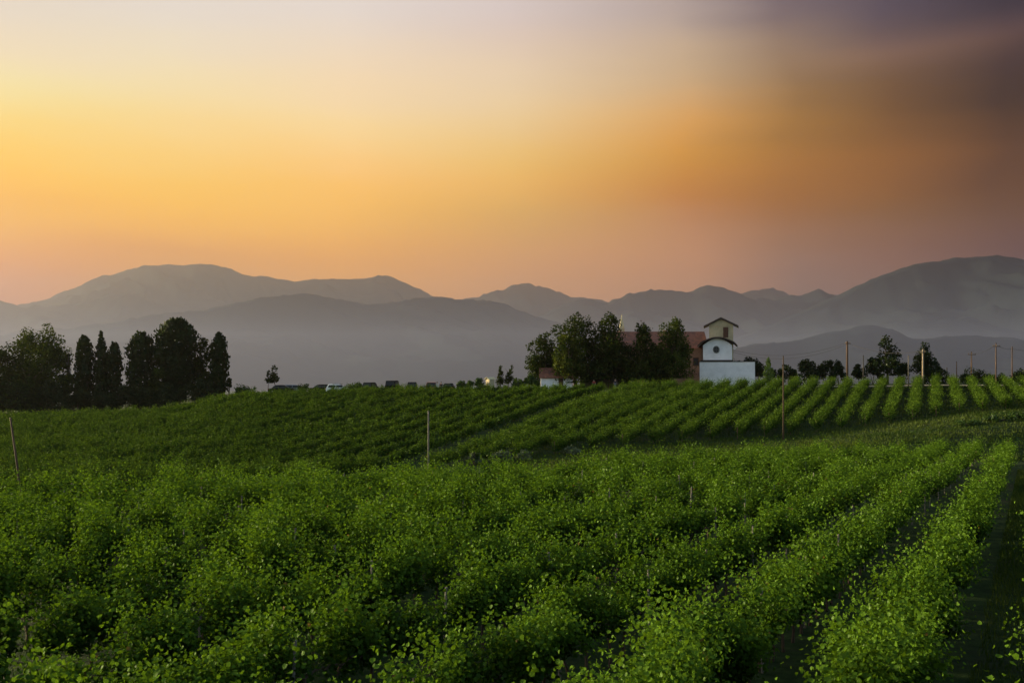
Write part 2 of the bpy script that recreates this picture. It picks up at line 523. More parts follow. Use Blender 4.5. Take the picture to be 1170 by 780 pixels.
def mat_ground():
    m, t = mat_base('field_ground')
    o = t.nodes.new('ShaderNodeOutputMaterial')
    p = t.nodes.new('ShaderNodeBsdfPrincipled')
    tc_ = t.nodes.new('ShaderNodeTexCoord')

    def noise(s, d=6, r=0.6):
        n = t.nodes.new('ShaderNodeTexNoise')
        n.inputs['Scale'].default_value = s
        n.inputs['Detail'].default_value = d
        n.inputs['Roughness'].default_value = r
        t.links.new(tc_.outputs['Object'], n.inputs['Vector'])
        return n.outputs['Fac']

    def mix(f, a, b):
        x = t.nodes.new('ShaderNodeMix')
        x.data_type = 'RGBA'
        t.links.new(f, x.inputs[0])
        for i, c in ((6, a), (7, b)):
            if isinstance(c, tuple):
                x.inputs[i].default_value = (*c, 1)
            else:
                t.links.new(c, x.inputs[i])
        return x.outputs[2]
    fine, mid, big = noise(2.5, 8, 0.7), noise(0.35), noise(0.045)
    g = mix(smooth_range(t, fine, 0.35, 0.65), (0.010, 0.024, 0.005), (0.024, 0.044, 0.009))
    g = mix(smooth_range(t, mid, 0.52, 0.72, 0, 0.7), g, (0.034, 0.030, 0.017))
    g = mix(smooth_range(t, big, 0.50, 0.7, 0, 0.55), g, (0.034, 0.032, 0.016))
    b = t.nodes.new('ShaderNodeBump')
    b.inputs['Strength'].default_value = 0.7
    b.inputs['Distance'].default_value = 0.15
    t.links.new(fine, b.inputs['Height'])
    t.links.new(b.outputs[0], p.inputs['Normal'])
    t.links.new(g, p.inputs['Base Color'])
    p.inputs['Roughness'].default_value = 1.0
    p.inputs['Specular IOR Level'].default_value = 0.1
    t.links.new(p.outputs[0], o.inputs[0])
    return m


M['ground'] = mat_ground()
M['mountain'] = mat_solid('forested_mountain', (0.013, 0.020, 0.024), 1.0, 0.5, 0.004, spec=0.0, col2=(0.018, 0.025, 0.027))

# ------------------------------------------------------------------ terrain
TAB = {
    -500: [(45, -7.0), (60, -8.4), (80, -8.8), (138, -7.4), (170, -7.6), (200, -8.0), (260, -10)],
    0: [(45, -7.0), (60, -8.4), (80, -8.8), (110, -8.2), (136, -6.95), (165, -7.0), (200, -7.2), (260, -9)],
    150: [(45, -7.0), (60, -8.5), (86, -9.1), (112, -8.0), (136, -6.6), (165, -6.7), (200, -6.6), (260, -8)],
    215: [(45, -7.0), (60, -8.5), (88, -9.3), (112, -7.9), (140, -5.9), (165, -5.6), (200, -5.4), (260, -7)],
    265: [(45, -7.0), (60, -8.5), (91, -9.5), (116, -7.3), (144, -4.35), (165, -3.9), (182, -3.6), (260, -6)],
    450: [(50, -7.4), (62, -8.5), (78, -9.4), (95, -9.6), (122, -6.9), (149, -3.75), (164, -3.3), (172, -3.45), (200, -3.5), (260, -6)],
    585: [(60, -7.6), (75, -8.8), (90, -9.3), (102, -8.8), (125, -6.4), (152, -3.6), (165, -3.3), (172, -3.45), (200, -3.5), (260, -5)],
    700: [(66, -7.8), (85, -8.7), (98, -8.6), (110, -7.9), (132, -5.5), (156, -3.3), (176, -2.9), (205, -2.8), (260, -5)],
    900: [(80, -8.0), (95, -8.4), (108, -8.0), (116, -7.4), (140, -5.0), (162, -2.55), (178, -2.4), (205, -2.6), (260, -5)],
    1000: [(90, -8.3), (100, -8.3), (106, -7.3), (118, -6.5), (140, -4.6), (160, -2.7), (178, -2.2), (205, -2.4), (260, -5)],
    1068: [(90, -8.4), (99, -8.0), (108, -6.6), (119, -5.5), (140, -4.1), (160, -2.45), (178, -2.0), (205, -2.2), (260, -5)],
    1150: [(90, -8.4), (99, -7.6), (108, -5.8), (119, -4.5), (140, -3.5), (160, -2.4), (178, -2.1), (205, -2.2), (260, -5)],
    1300: [(90, -8.2), (99, -7.0), (108, -5.0), (119, -4.0), (140, -3.2), (160, -2.5), (178, -2.2), (205, -2.2), (260, -5)],
    1900: [(90, -8.0), (99, -6.5), (108, -4.8), (119, -4.0), (140, -3.2), (160, -2.5), (178, -2.2), (205, -2.2), (260, -5)],
}
TU = np.arange(-700, 2001, 20.0)
TY = np.arange(30, 262, 2.0)
_keys = sorted(TAB)
_cols = np.array([np.interp(TY, [p[0] for p in TAB[k]], [p[1] for p in TAB[k]]) for k in _keys])
GRID = np.array([[np.interp(u, _keys, _cols[:, j]) for j in range(len(TY))] for u in TU])


def _blur(g, n):
    for _ in range(n):
        p = np.pad(g, 1, mode='edge')
        g = (p[:-2, 1:-1] + p[2:, 1:-1] + p[1:-1, :-2] + p[1:-1, 2:] + 4 * g) / 8
    return g


GRID = _blur(GRID, 4)
NEAR_END = ([-600, -100, 0, 200, 585, 900, 1090, 1200, 1700], [38, 40, 42, 47, 60.5, 86, 97, 98, 98])


def H(x, y):
    """terrain height (absolute) at arrays x, y"""
    x, y = np.atleast_1d(np.asarray(x, float)), np.atleast_1d(np.asarray(y, float))
    near = -5.5 - 0.031 * (0.463 * x + 0.886 * y)
    near = np.where(y < 0, -5.5 - 0.031 * 0.463 * np.clip(x, -80, 80), near)
    near = np.maximum(near, -12)
    u = np.clip(585 + F * x / np.maximum(y, 20), TU[0], TU[-1] - 1)
    yy = np.clip(y, TY[0], TY[-1] - 0.01)
    fi, fj = (u - TU[0]) / 20.0, (yy - TY[0]) / 2.0
    i, j = fi.astype(int), fj.astype(int)
    a, b = fi - i, fj - j
    far = (GRID[i, j] * (1 - a) + GRID[i + 1, j] * a) * (1 - b) + (GRID[i, j + 1] * (1 - a) + GRID[i + 1, j + 1] * a) * b
    fall = np.clip((y - 230) / 500, 0, 1)
    far = far * (1 - fall) - 62 * fall * fall * (3 - 2 * fall) - 3 * fall
    side = np.clip((np.abs(x) - 260) / 700, 0, 1)
    far = far - 30 * side * side * (1 - fall)
    ye = np.interp(u, NEAR_END[0], NEAR_END[1])
    w = np.clip((y - ye + 2) / 13.0, 0, 1)
    w = w * w * (3 - 2 * w)
    z = near * (1 - w) + far * w
    z = z + 0.10 * (fbm(x * 0.25, y * 0.25, 3) - 0.5) * np.clip(1 - np.abs(y) / 900, 0, 1)
    return z + CZ


def H1(x, y):
    return float(H(x, y)[0])


def axis(dense0, dense1, step, lo, hi, g=1.22):
    a = list(np.arange(dense0, dense1 + 0.01, step))
    s, v = step, a[-1]
    while v < hi:
        s *= g
        v = min(v + s, hi)
        a.append(v)
    s, v = step, a[0]
    pre = []
    while v > lo:
        s *= g
        v = max(v - s, lo)
        pre.append(v)
    return np.array(pre[::-1] + a)


def build_ground():
    xs = axis(-130, 140, 1.5, -8400, 8400)
    ys = axis(0, 260, 1.5, -1400, 9600)
    X, Y = np.meshgrid(xs, ys, indexing='ij')
    Z = H(X.ravel(), Y.ravel())
    V = np.stack([X.ravel(), Y.ravel(), Z], 1)
    n, m_ = len(xs), len(ys)
    i, j = np.meshgrid(np.arange(n - 1), np.arange(m_ - 1), indexing='ij')
    i, j = i.ravel(), j.ravel()
    q = np.stack([i * m_ + j, (i + 1) * m_ + j, (i + 1) * m_ + j + 1, i * m_ + j + 1], 1)
    me = mesh_np('ground', V, q, mat=M['ground'], smooth=True)
    o = link_mesh('ground', me)
    tag(o, kind='structure')


build_ground()


def build_track():
    """dirt farm track along the crest behind the right vine rows"""
    xs = np.arange(20, 120, 1.0)
    V, q = [], []
    for k, x in enumerate(xs):
        yc = 171 + 1.5 * math.sin(x * 0.06)
        for d in (-1.9, -0.6, 0.6, 1.9):
            y = yc + d
            V.append((x, y, H1(x, y) + 0.03 + (0.03 if abs(d) < 1 else 0.0)))
        if k:
            for r in range(3):
                a = (k - 1) * 4 + r
                q.append((a, a + 4, a + 5, a + 1))
    o = link_mesh('dirt_track', mesh_np('dirt_track', V, q, mat=M['track'], smooth=True))
    tag(o, kind='structure')


build_track()


# ------------------------------------------------------------------ mountains
def ridge(name, D, pts, seed, z_base=-75, slope=0.42, jag=13.0):
    us = np.array([p[0] for p in pts], float)
    vs = np.array([p[1] for p in pts], float)
    U = np.arange(us[0], us[-1] + 1, 4.0)
    v = np.interp(U, us, vs)
    k = np.array([1, 2, 3, 2, 1.]) / 9
    v = np.convolve(np.pad(v, 2, mode='edge'), k, 'valid')
    v = v - (fbm(U / 26.0, U * 0 + seed, seed, 5) - 0.5) * jag - (fbm(U / 6.0, U * 0, seed + 5, 3) - 0.5) * 0.28 * jag
    zr = np.array([pix(a, b, D).z for a, b in zip(U, v)])
    xr = (U - 585) / F * D
    hgt = np.maximum(zr - z_base, 15)
    T = np.concatenate([np.linspace(-1, 0, 60), np.linspace(0.04, 1, 14)])
    wid = hgt.mean() / slope * 1.15
    V = []
    for t in T:
        a = 1 - abs(t)
        prof = a ** 0.9 if t <= 0 else a
        sp = fbm(xr / 420.0 + 3 * t, np.full_like(xr, t * wid / 700.0), seed + 9, 5)
        carve = (1 - 0.95 * np.abs(sp - 0.5) * 2 * math.sin(math.pi * a) ** 0.8)
        z = z_base + hgt * prof * carve
        y = D + t * wid + (fbm(xr / 900.0, xr * 0, seed + 2, 3) - 0.5) * 600 * math.sin(math.pi * a)
        z = z + (fbm(xr / 110.0, y / 110.0, seed + 20, 4) - 0.5) * 34 * min(1, 3 * a) * (1.0 if t < -0.03 else 0.35)
        V.append(np.stack([xr, np.full_like(xr, 0) + y, z], 1))
    V = np.concatenate(V)
    n, m_ = len(T), len(U)
    i, j = np.meshgrid(np.arange(n - 1), np.arange(m_ - 1), indexing='ij')
    i, j = i.ravel(), j.ravel()
    q = np.stack([i * m_ + j, i * m_ + j + 1, (i + 1) * m_ + j + 1, (i + 1) * m_ + j], 1)
    o = link_mesh(name, mesh_np(name, V, q, mat=M['mountain'], smooth=True))
    tag(o, kind='structure')


ridge('mountain', 3100, [(780, 412), (840, 397), (900, 389), (950, 379), (990, 372), (1020, 378), (1050, 388), (1090, 382), (1170, 387), (1300, 394), (1500, 400), (1600, 410)], 11, jag=5)
ridge('mountain', 4300, [(-300, 380), (-100, 372), (0, 382), (60, 374), (110, 370), (160, 362), (220, 356), (280, 345), (320, 337), (345, 333), (375, 340), (430, 348), (470, 343), (510, 341), (560, 344), (600, 355), (640, 370), (700, 392), (780, 412)], 23, jag=8)
ridge('mountain', 5000, [(700, 415), (780, 400), (850, 383), (900, 362), (950, 340), (1000, 318), (1050, 301), (1090, 294), (1140, 293), (1170, 297), (1250, 315), (1400, 330), (1600, 350)], 37, jag=5)
ridge('mountain', 6300, [(540, 400), (600, 370), (650, 348), (672, 340), (690, 346), (715, 335), (760, 331), (790, 332), (820, 327), (850, 338), (885, 346), (905, 336), (945, 333), (990, 345), (1050, 360)], 41)
ridge('mountain', 6200, [(-400, 350), (-100, 340), (-20, 346), (20, 348), (60, 350), (95, 342), (130, 333), (165, 343), (220, 352), (280, 362), (360, 380), (420, 395)], 53)
ridge('mountain', 7300, [(-400, 335), (-200, 352), (0, 352), (35, 346), (70, 335), (110, 318), (150, 306), (195, 300), (240, 302), (280, 312), (330, 322), (400, 318), (440, 315), (465, 322), (495, 338), (530, 352), (600, 372), (680, 395)], 61, jag=8)
ridge('mountain', 8100, [(380, 380), (500, 350), (560, 333), (600, 326), (640, 333), (680, 344), (740, 338), (800, 345), (870, 331), (910, 335), (960, 338), (1100, 350), (1300, 360)], 71)

# ------------------------------------------------------------------ haze
hz = MB().box(-8500, 8500, -1500, 9700, -84, 880).build('haze', None)
hm, ht = mat_base('haze_air')
ho = ht.nodes.new('ShaderNodeOutputMaterial')
hv = ht.nodes.new('ShaderNodeVolumePrincipled')
hv.inputs['Color'].default_value = (0.79, 0.77, 0.92, 1)
hv.inputs['Density'].default_value = 0.00009
hv.inputs['Anisotropy'].default_value = 0.86
ht.links.new(hv.outputs[0], ho.inputs['Volume'])
hz.data.materials.append(hm)
tag(hz, kind='stuff')
# thin bluish mist lying on the plain in front of the mountains
vm = MB().box(-7000, 7000, 900, 6200, -75, 165).build('valley_mist', None)
mm_, mt_ = mat_base('mist_air')
mo_ = mt_.nodes.new('ShaderNodeOutputMaterial')
mv_ = mt_.nodes.new('ShaderNodeVolumePrincipled')
mv_.inputs['Color'].default_value = (0.46, 0.57, 1.0, 1)
mv_.inputs['Density'].default_value = 0.000095
mv_.inputs['Anisotropy'].default_value = 0.2
mt_.links.new(mv_.outputs[0], mo_.inputs['Volume'])
vm.data.materials.append(mm_)
tag(vm, kind='stuff')


# ------------------------------------------------------------------ foliage
def unit(a):
    return a / np.maximum(np.linalg.norm(a, axis=1, keepdims=True), 1e-9)


def leaves_arrays(P, A, Nn, size, lobed):
    """P centres, A leaf axis, Nn normal (all (n,3)), size (n,)"""
    A = unit(A)
    Nn = Nn - A * np.sum(A * Nn, 1, keepdims=True)
    Nn = unit(Nn)
    B = np.cross(Nn, A)
    s = size[:, None]
    if lobed:
        cs = [(-0.42, 0.0, 0.0), (-0.30, 0.46, 0.10), (0.16, 0.52, 0.13), (0.58, 0.0, -0.05), (0.16, -0.52, 0.13), (-0.30, -0.46, 0.10)]
        V = np.stack([P + A * (s * a) + B * (s * b) + Nn * (s * c) for a, b, c in cs], 1)
        n = len(P)
        base = (np.arange(n) * 6)[:, None]
        q = np.concatenate([base + np.array([[0, 3, 2, 1]]), base + np.array([[0, 5, 4, 3]])], 0)
        return V.reshape(-1, 3), q, 2
    cs = [(-0.5, 0.0, 0.0), (0.0, 0.45, 0.12), (0.55, 0.0, 0.0), (0.0, -0.45, 0.12)]
    V = np.stack([P + A * (s * a) + B * (s * b) + Nn * (s * c) for a, b, c in cs], 1)
    n = len(P)
    q = (np.arange(n) * 4)[:, None] + np.array([[0, 1, 2, 3]])
    return V.reshape(-1, 3), q, 1


def leaves_mesh(name, P, A, Nn, size, tint, lobed, mat):
    V, q, r = leaves_arrays(P, A, Nn, size, lobed)
    return mesh_np(name, V, q, np.tile(tint, r), mat)


DIR = np.array([0.463, 0.886])        # direction of the near rows
PERP = np.array([-0.886, 0.463])


def vine_foliage(name, p0, d, s, per_m, leaf, width, height, seed, rng, mat, lobed, vig=None, cordon=0.85, clumpy=0.8, zmin=0.22, sway=0.5, tufts=0):
    """shoots with alternate leaves along a row; s = array of positions along the row (start, end)"""
    d = np.asarray(d, float)
    pr = np.array([-d[1], d[0]])
    s0, s1 = s
    nsh = max(3, int((s1 - s0) * per_m))
    if tufts:
        # shoots grow in leafy tufts: a handful of tufts on every vine, each with its own lean and length
        nc = max(3, int((s1 - s0) * tufts))
        cS, cside, cz, cl = rng.uniform(s0, s1, nc), rng.normal(0, 0.85, nc), rng.uniform(-0.25, 0.35, nc), rng.uniform(0.5, 1.25, nc)
        ci = rng.integers(0, nc, nsh)
        S_ = cS[ci] + rng.normal(0, 0.085, nsh)
    else:
        S_ = rng.uniform(s0, s1, nsh)
    # plants: shoots cluster a little round each vine, one vine a metre
    if not tufts:
        S_ = S_ + 0.16 * np.sin(2 * math.pi * S_)
    vigour = 0.45 + 1.3 * clumpy * vnoise(S_ * 0.85, S_ * 0 + seed, seed) + 0.30 * (vnoise(S_ * 0.17, S_ * 0, seed + 3) - 0.5)
    keep_ = rng.random(nsh) < 0.30 + 0.95 * vnoise(S_ * 1.1 + 40, S_ * 0 + seed, seed + 6)
    S_, vigour = S_[keep_], vigour[keep_]
    if tufts:
        ci = ci[keep_]
        vigour = vigour * cl[ci]
    nsh = len(S_)
    if vig is not None:
        vigour = vigour * vig(S_)
    side = cside[ci] + rng.normal(0, 0.3, nsh) if tufts else rng.normal(0, 1, nsh)
    # base of every shoot; each plant leans a little to one side
    bl = rng.normal(0, 0.10, nsh) + sway * (vnoise(S_ * 0.8 + 9, S_ * 0 + seed, seed + 11) - 0.5)
    sd = rng.normal(0, 0.42, (nsh, 3))
    bz = cordon + (cz[ci] + rng.uniform(-0.15, 0.15, nsh) if tufts else rng.uniform(-0.35, 0.35, nsh))
    Lsh = (height - cordon) * vigour * rng.uniform(0.55, 1.12, nsh)
    long_ = rng.random(nsh) < (0.10 if lobed or width > 1 else 0.02)
    Lsh[long_] *= 1.35
    lean = side * 0.32 * width * (0.55 + 0.5 * vigour)
    droop = rng.uniform(0.1, 0.6, nsh) * np.where(np.abs(side) > 0.5, 1.0, 0.35)
    along = rng.normal(0, 0.22, nsh)
    k = max(4, int(round(1.15 / leaf)))
    t = (np.arange(k)[None, :] + rng.uniform(0, 1, (nsh, 1))) / k
    t = np.clip(t, 0, 1)
    lat = bl[:, None] + lean[:, None] * t * 1.1 + np.sign(side)[:, None] * droop[:, None] * t * t * 0.5 * width
    zz = bz[:, None] + Lsh[:, None] * (t - 0.38 * droop[:, None] * t * t)
    al = S_[:, None] + along[:, None] * t * Lsh[:, None]
    # petioles
    lat = lat + rng.normal(0, 0.075, lat.shape) * (0.4 + width * 0.6)
    al = al + rng.normal(0, 0.08, al.shape)
    zz = zz + rng.normal(0, 0.05, zz.shape)
    sd = np.repeat(sd, t.shape[1], axis=0)
    lat, zz, al, tt = lat.ravel(), zz.ravel(), al.ravel(), t.ravel()
    keep = zz > zmin
    lat, zz, al, tt, sd = lat[keep], zz[keep], al[keep], tt[keep], sd[keep]
    x = p0[0] + d[0] * al + pr[0] * lat
    y = p0[1] + d[1] * al + pr[1] * lat
    z = H(x, y) + zz
    P = np.stack([x, y, z], 1)
    n = len(P)
    out = np.stack([pr[0] * lat, pr[1] * lat, (zz - 1.0) * 0.9], 1)
    Nn = unit(out) * 0.75 + rng.normal(0, 0.36, (n, 3)) + sd + np.array([0, 0, 0.40])
    A = rng.normal(0, 1, (n, 3)) + np.array([0, 0, -0.5])
    sz = leaf * rng.uniform(0.65, 1.25, n) * (1.0 - 0.35 * tt ** 3)
    patch = vnoise(al * 0.5, lat * 0 + seed * 1.7, seed + 8)
    ti = np.clip(0.05 + 0.40 * tt ** 1.5 + 0.30 * patch + 0.22 * np.clip(zz - 1.1, -0.5, 1) + rng.normal(0, 0.09, n), 0.0, 0.92)  # young tips paler; light above and shade below put into tint by height
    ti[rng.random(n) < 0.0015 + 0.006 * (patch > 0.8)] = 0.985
    return leaves_mesh(name, P, A, Nn, sz, ti, lobed, mat)


ORD = ['zeroth', 'first', 'second', 'third', 'fourth', 'fifth', 'sixth', 'seventh', 'eighth', 'ninth', 'tenth', 'eleventh', 'twelfth',
       'thirteenth', 'fourteenth', 'fifteenth', 'sixteenth', 'seventeenth', 'eighteenth', 'nineteenth', 'twentieth']
TENS = {2: 'twenty', 3: 'thirty', 4: 'forty', 5: 'fifty', 6: 'sixty'}
TENTHS = {2: 'twentieth', 3: 'thirtieth', 4: 'fortieth', 5: 'fiftieth', 6: 'sixtieth'}


def ordinal(n):
    if n <= 20:
        return ORD[n]
    return TENTHS[n // 10] if n % 10 == 0 else TENS[n // 10] + '-' + ORD[n % 10]


def u_of(x, y):
    return 585 + F * x / max(y, 1.0)


# ---- near field: big rows running away to the right
stake_mesh = None


def make_stake_mesh():
    b = MB().tube([(0, 0, -0.3), (0.004, 0, 1.0), (0, 0.004, 1.68)], [0.033, 0.03, 0.027], 7)
    o = b.build('stake', M['stake'])
    me = o.data
    bpy.data.objects.remove(o)
    return me


def make_stem_mesh(seed):
    r = random.Random(seed)
    pts = [(0, 0, -0.1), (r.uniform(-.04, .04), r.uniform(-.04, .04), 0.3), (r.uniform(-.07, .07), r.uniform(-.05, .05), 0.62), (r.uniform(-.05, .05), 0, 0.88)]
    b = MB().tube(pts, [0.045, 0.033, 0.03, 0.035], 6)
    top = pts[-1]
    b.tube([top, (top[0] + 0.02, 0.25, 0.95), (top[0], 0.5, 0.93)], [0.03, 0.022, 0.014], 5)
    b.tube([top, (top[0] - 0.02, -0.25, 0.95), (top[0], -0.5, 0.92)], [0.03, 0.022, 0.014], 5)
    o = b.build('stem', M['vinewood'])
    me = o.data
    bpy.data.objects.remove(o)
    return me


stake_mesh = make_stake_mesh()
stem_meshes = [make_stem_mesh(i) for i in range(4)]
ROT_ROW = math.atan2(PERP[1], PERP[0]) - math.pi


def near_row(i, count):
    off = 2.15 + 2.85 * i
    o0 = PERP * off
    rng = np.random.default_rng(100 + i)
    ss = np.arange(2, 140, 0.25)
    pts = o0[None, :] + DIR[None, :] * ss[:, None]
    u = 585 + F * pts[:, 0] / np.maximum(pts[:, 1], 1)
    ye = np.interp(u, NEAR_END[0], NEAR_END[1])
    ok = (pts[:, 1] < ye - 0.5) & (pts[:, 1] > 6.0) & (u > -90)
    if i == -1:
        ok &= ss < 60
    idx = np.where(ok)[0]
    if len(idx) < 8:
        return None
    s0, s1 = ss[idx[0]], ss[idx[-1]]
    base = o0 + DIR * s0
    root = empty('vine_row', (0, 0, 0))
    # split by distance so leaf size and count follow what can be seen
    verts, quads, tints = [], [], []
    segs = [(s0, min(s1, 24.0), 165, 0.079, True), (max(s0, 24.0), min(s1, 48.0), 112, 0.095, True), (max(s0, 48.0), s1, 70, 0.13, False)]
    parts = []
    for k, (a, b, pm, lf, lob) in enumerate(segs):
        if b - a < 0.5:
            continue
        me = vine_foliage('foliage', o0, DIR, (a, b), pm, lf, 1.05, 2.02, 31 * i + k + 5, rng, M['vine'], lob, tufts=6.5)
        parts.append(me)
    # join the meshes of one row into a single foliage mesh
    bm = bmesh.new()
    if len(parts) == 1:
        me = parts[0]
    else:
        Vs, Qs, Ts, off_v = [], [], [], 0
        for me in parts:
            nv, nf = len(me.vertices), len(me.polygons)
            v = np.empty(nv * 3, np.float32)
            me.vertices.foreach_get('co', v)
            q = np.empty(nf * 4, np.int32)
            me.loops.foreach_get('vertex_index', q)
            t = np.empty(nf, np.float32)
            me.attributes['tint'].data.foreach_get('value', t)
            Vs.append(v.reshape(-1, 3))
            Qs.append(q.reshape(-1, 4) + off_v)
            Ts.append(t)
            off_v += nv
            bpy.data.meshes.remove(me)
        me = mesh_np('foliage', np.concatenate(Vs), np.concatenate(Qs), np.concatenate(Ts), M['vine'])
    bm.free()
    link_mesh('foliage', me, root)
    # stakes every five metres, stems every metre of the nearest stretch
    k = 0
    s = s0 + rng.uniform(0.5, 3.0)
    while s < s1 and k < 40:
        p = o0 + DIR * s + PERP * rng.normal(0, 0.05)
        st = link_mesh('stake', stake_mesh, root)
        st.location = (p[0], p[1], H1(p[0], p[1]) + rng.uniform(-0.12, 0.10))
        st.rotation_euler = (rng.normal(0, 0.03), rng.normal(0, 0.03), rng.uniform(0, 6))
        s += 4.8 + rng.uniform(-0.2, 0.3)
        k += 1
    for j, s in enumerate(np.arange(s0 + 0.3, min(s1, s0 + 30), 1.0)):
        p = o0 + DIR * s + PERP * rng.normal(0, 0.03)
        st = link_mesh('stem', stem_meshes[(i + j) % 4], root)
        st.location = (p[0], p[1], H1(p[0], p[1]))
        st.rotation_euler = (0, 0, math.atan2(DIR[1], DIR[0]) - math.pi / 2 + rng.normal(0, 0.1))
    return root


NEAR_GROUP = 'tall vine rows of the near field'
near = []
for i in range(-1, 22):
    r_ = near_row(i, 0)
    if r_:
        near.append((i, r_))
for n_, (i, r_) in enumerate(near):
    if i == -1:
        lab = 'vine row right of the shaded grass alley, mostly cut off by the frame'
    elif i == 0:
        lab = 'long vine row beside the dark shaded alley, the rightmost complete row nearby'
    else:
        lab = 'vine row in the near field, %s from the dark shaded alley' % ordinal(i + 1)
    tag(r_, lab, 'vine row', NEAR_GROUP)

# ---- far slope: rows climbing to the crest
D2 = np.array([math.sin(R(23.0)), math.cos(R(23.0))])
P2 = np.array([-D2[1], D2[0]])
FOOT = ([-700, 0, 300, 450, 585, 700, 800, 900, 1000, 1070, 1150, 1300, 1700], [62, 64, 80, 91, 100, 107, 111, 115.5, 118.5, 120.5, 120.5, 120, 118])
CREST = ([-700, 0, 200, 240, 300, 450, 700, 900, 1000, 1100, 1300, 1700], [142, 142, 144, 148, 152, 157, 161, 165, 165, 164, 163, 160])
post_me = MB().tube([(0, 0, -0.3), (0, 0, 1.35)], [0.05, 0.045], 6).build('end_post', M['vinewood'])
pm_ = post_me.data
bpy.data.objects.remove(post_me)
LANE = -48.9       # perpendicular offset of the grassy lane between the two blocks (set below)
pl = pix(645, 467, 1)  # a point on the lane: find its ground distance
for Yt in np.arange(80, 165, 0.5):
    q_ = pix(645, 470, Yt)
    if H1(q_.x, q_.y) >= q_.z:
        break
LANE = q_.x * P2[0] + q_.y * P2[1]

mids = []
ks = np.arange(-44, 66)
for k in ks:
    off = LANE + 2.9 + 2.7 * k if k >= 0 else LANE - 2.1 + 2.6 * (k + 1)
    o0 = P2 * off
    ss = np.arange(30, 240, 0.5)
    pts = o0[None, :] + D2[None, :] * ss[:, None]
    u = 585 + F * pts[:, 0] / np.maximum(pts[:, 1], 1)
    ok = (pts[:, 1] > np.interp(u, FOOT[0], FOOT[1])) & (pts[:, 1] < np.interp(u, CREST[0], CREST[1])) & (u > -60) & (u < 1230)
    idx = np.where(ok)[0]
    if len(idx) < 12:
        continue
    mids.append((k, o0, ss[idx[0]], ss[idx[-1]]))
mids.sort(key=lambda m: m[0])
right = [m for m in mids if m[0] < 0]
left = [m for m in mids if m[0] >= 0]
for blk, name in ((right[::-1], 'r'), (left, 'l')):
    for n_, (k, o0, s0, s1) in enumerate(blk):
        rng = np.random.default_rng(5000 + int(k))
        root = empty('vine_row', (0, 0, 0))
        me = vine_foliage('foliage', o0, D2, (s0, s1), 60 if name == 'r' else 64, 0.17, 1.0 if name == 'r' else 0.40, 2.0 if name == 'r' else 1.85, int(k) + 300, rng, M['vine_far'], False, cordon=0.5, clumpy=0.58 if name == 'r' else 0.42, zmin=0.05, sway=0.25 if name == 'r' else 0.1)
        link_mesh('foliage', me, root)
        pp = o0 + D2 * (s0 + 0.3)
        e = link_mesh('end_post', pm_, root)
        e.location = (pp[0], pp[1], H1(pp[0], pp[1]))
        if name == 'r':
            tag(root, 'vine row climbing to the crest, %s to the right of the grassy lane' % ordinal(n_ + 1), 'vine row', 'vine rows on the slope below the church')
        else:
            tag(root, 'low vine row on the far slope, %s to the left of the grassy lane' % ordinal(n_ + 1), 'vine row', 'vine rows on the left part of the far slope')
print('near rows', len(near), 'mid rows', len(right), len(left), 'lane', LANE)


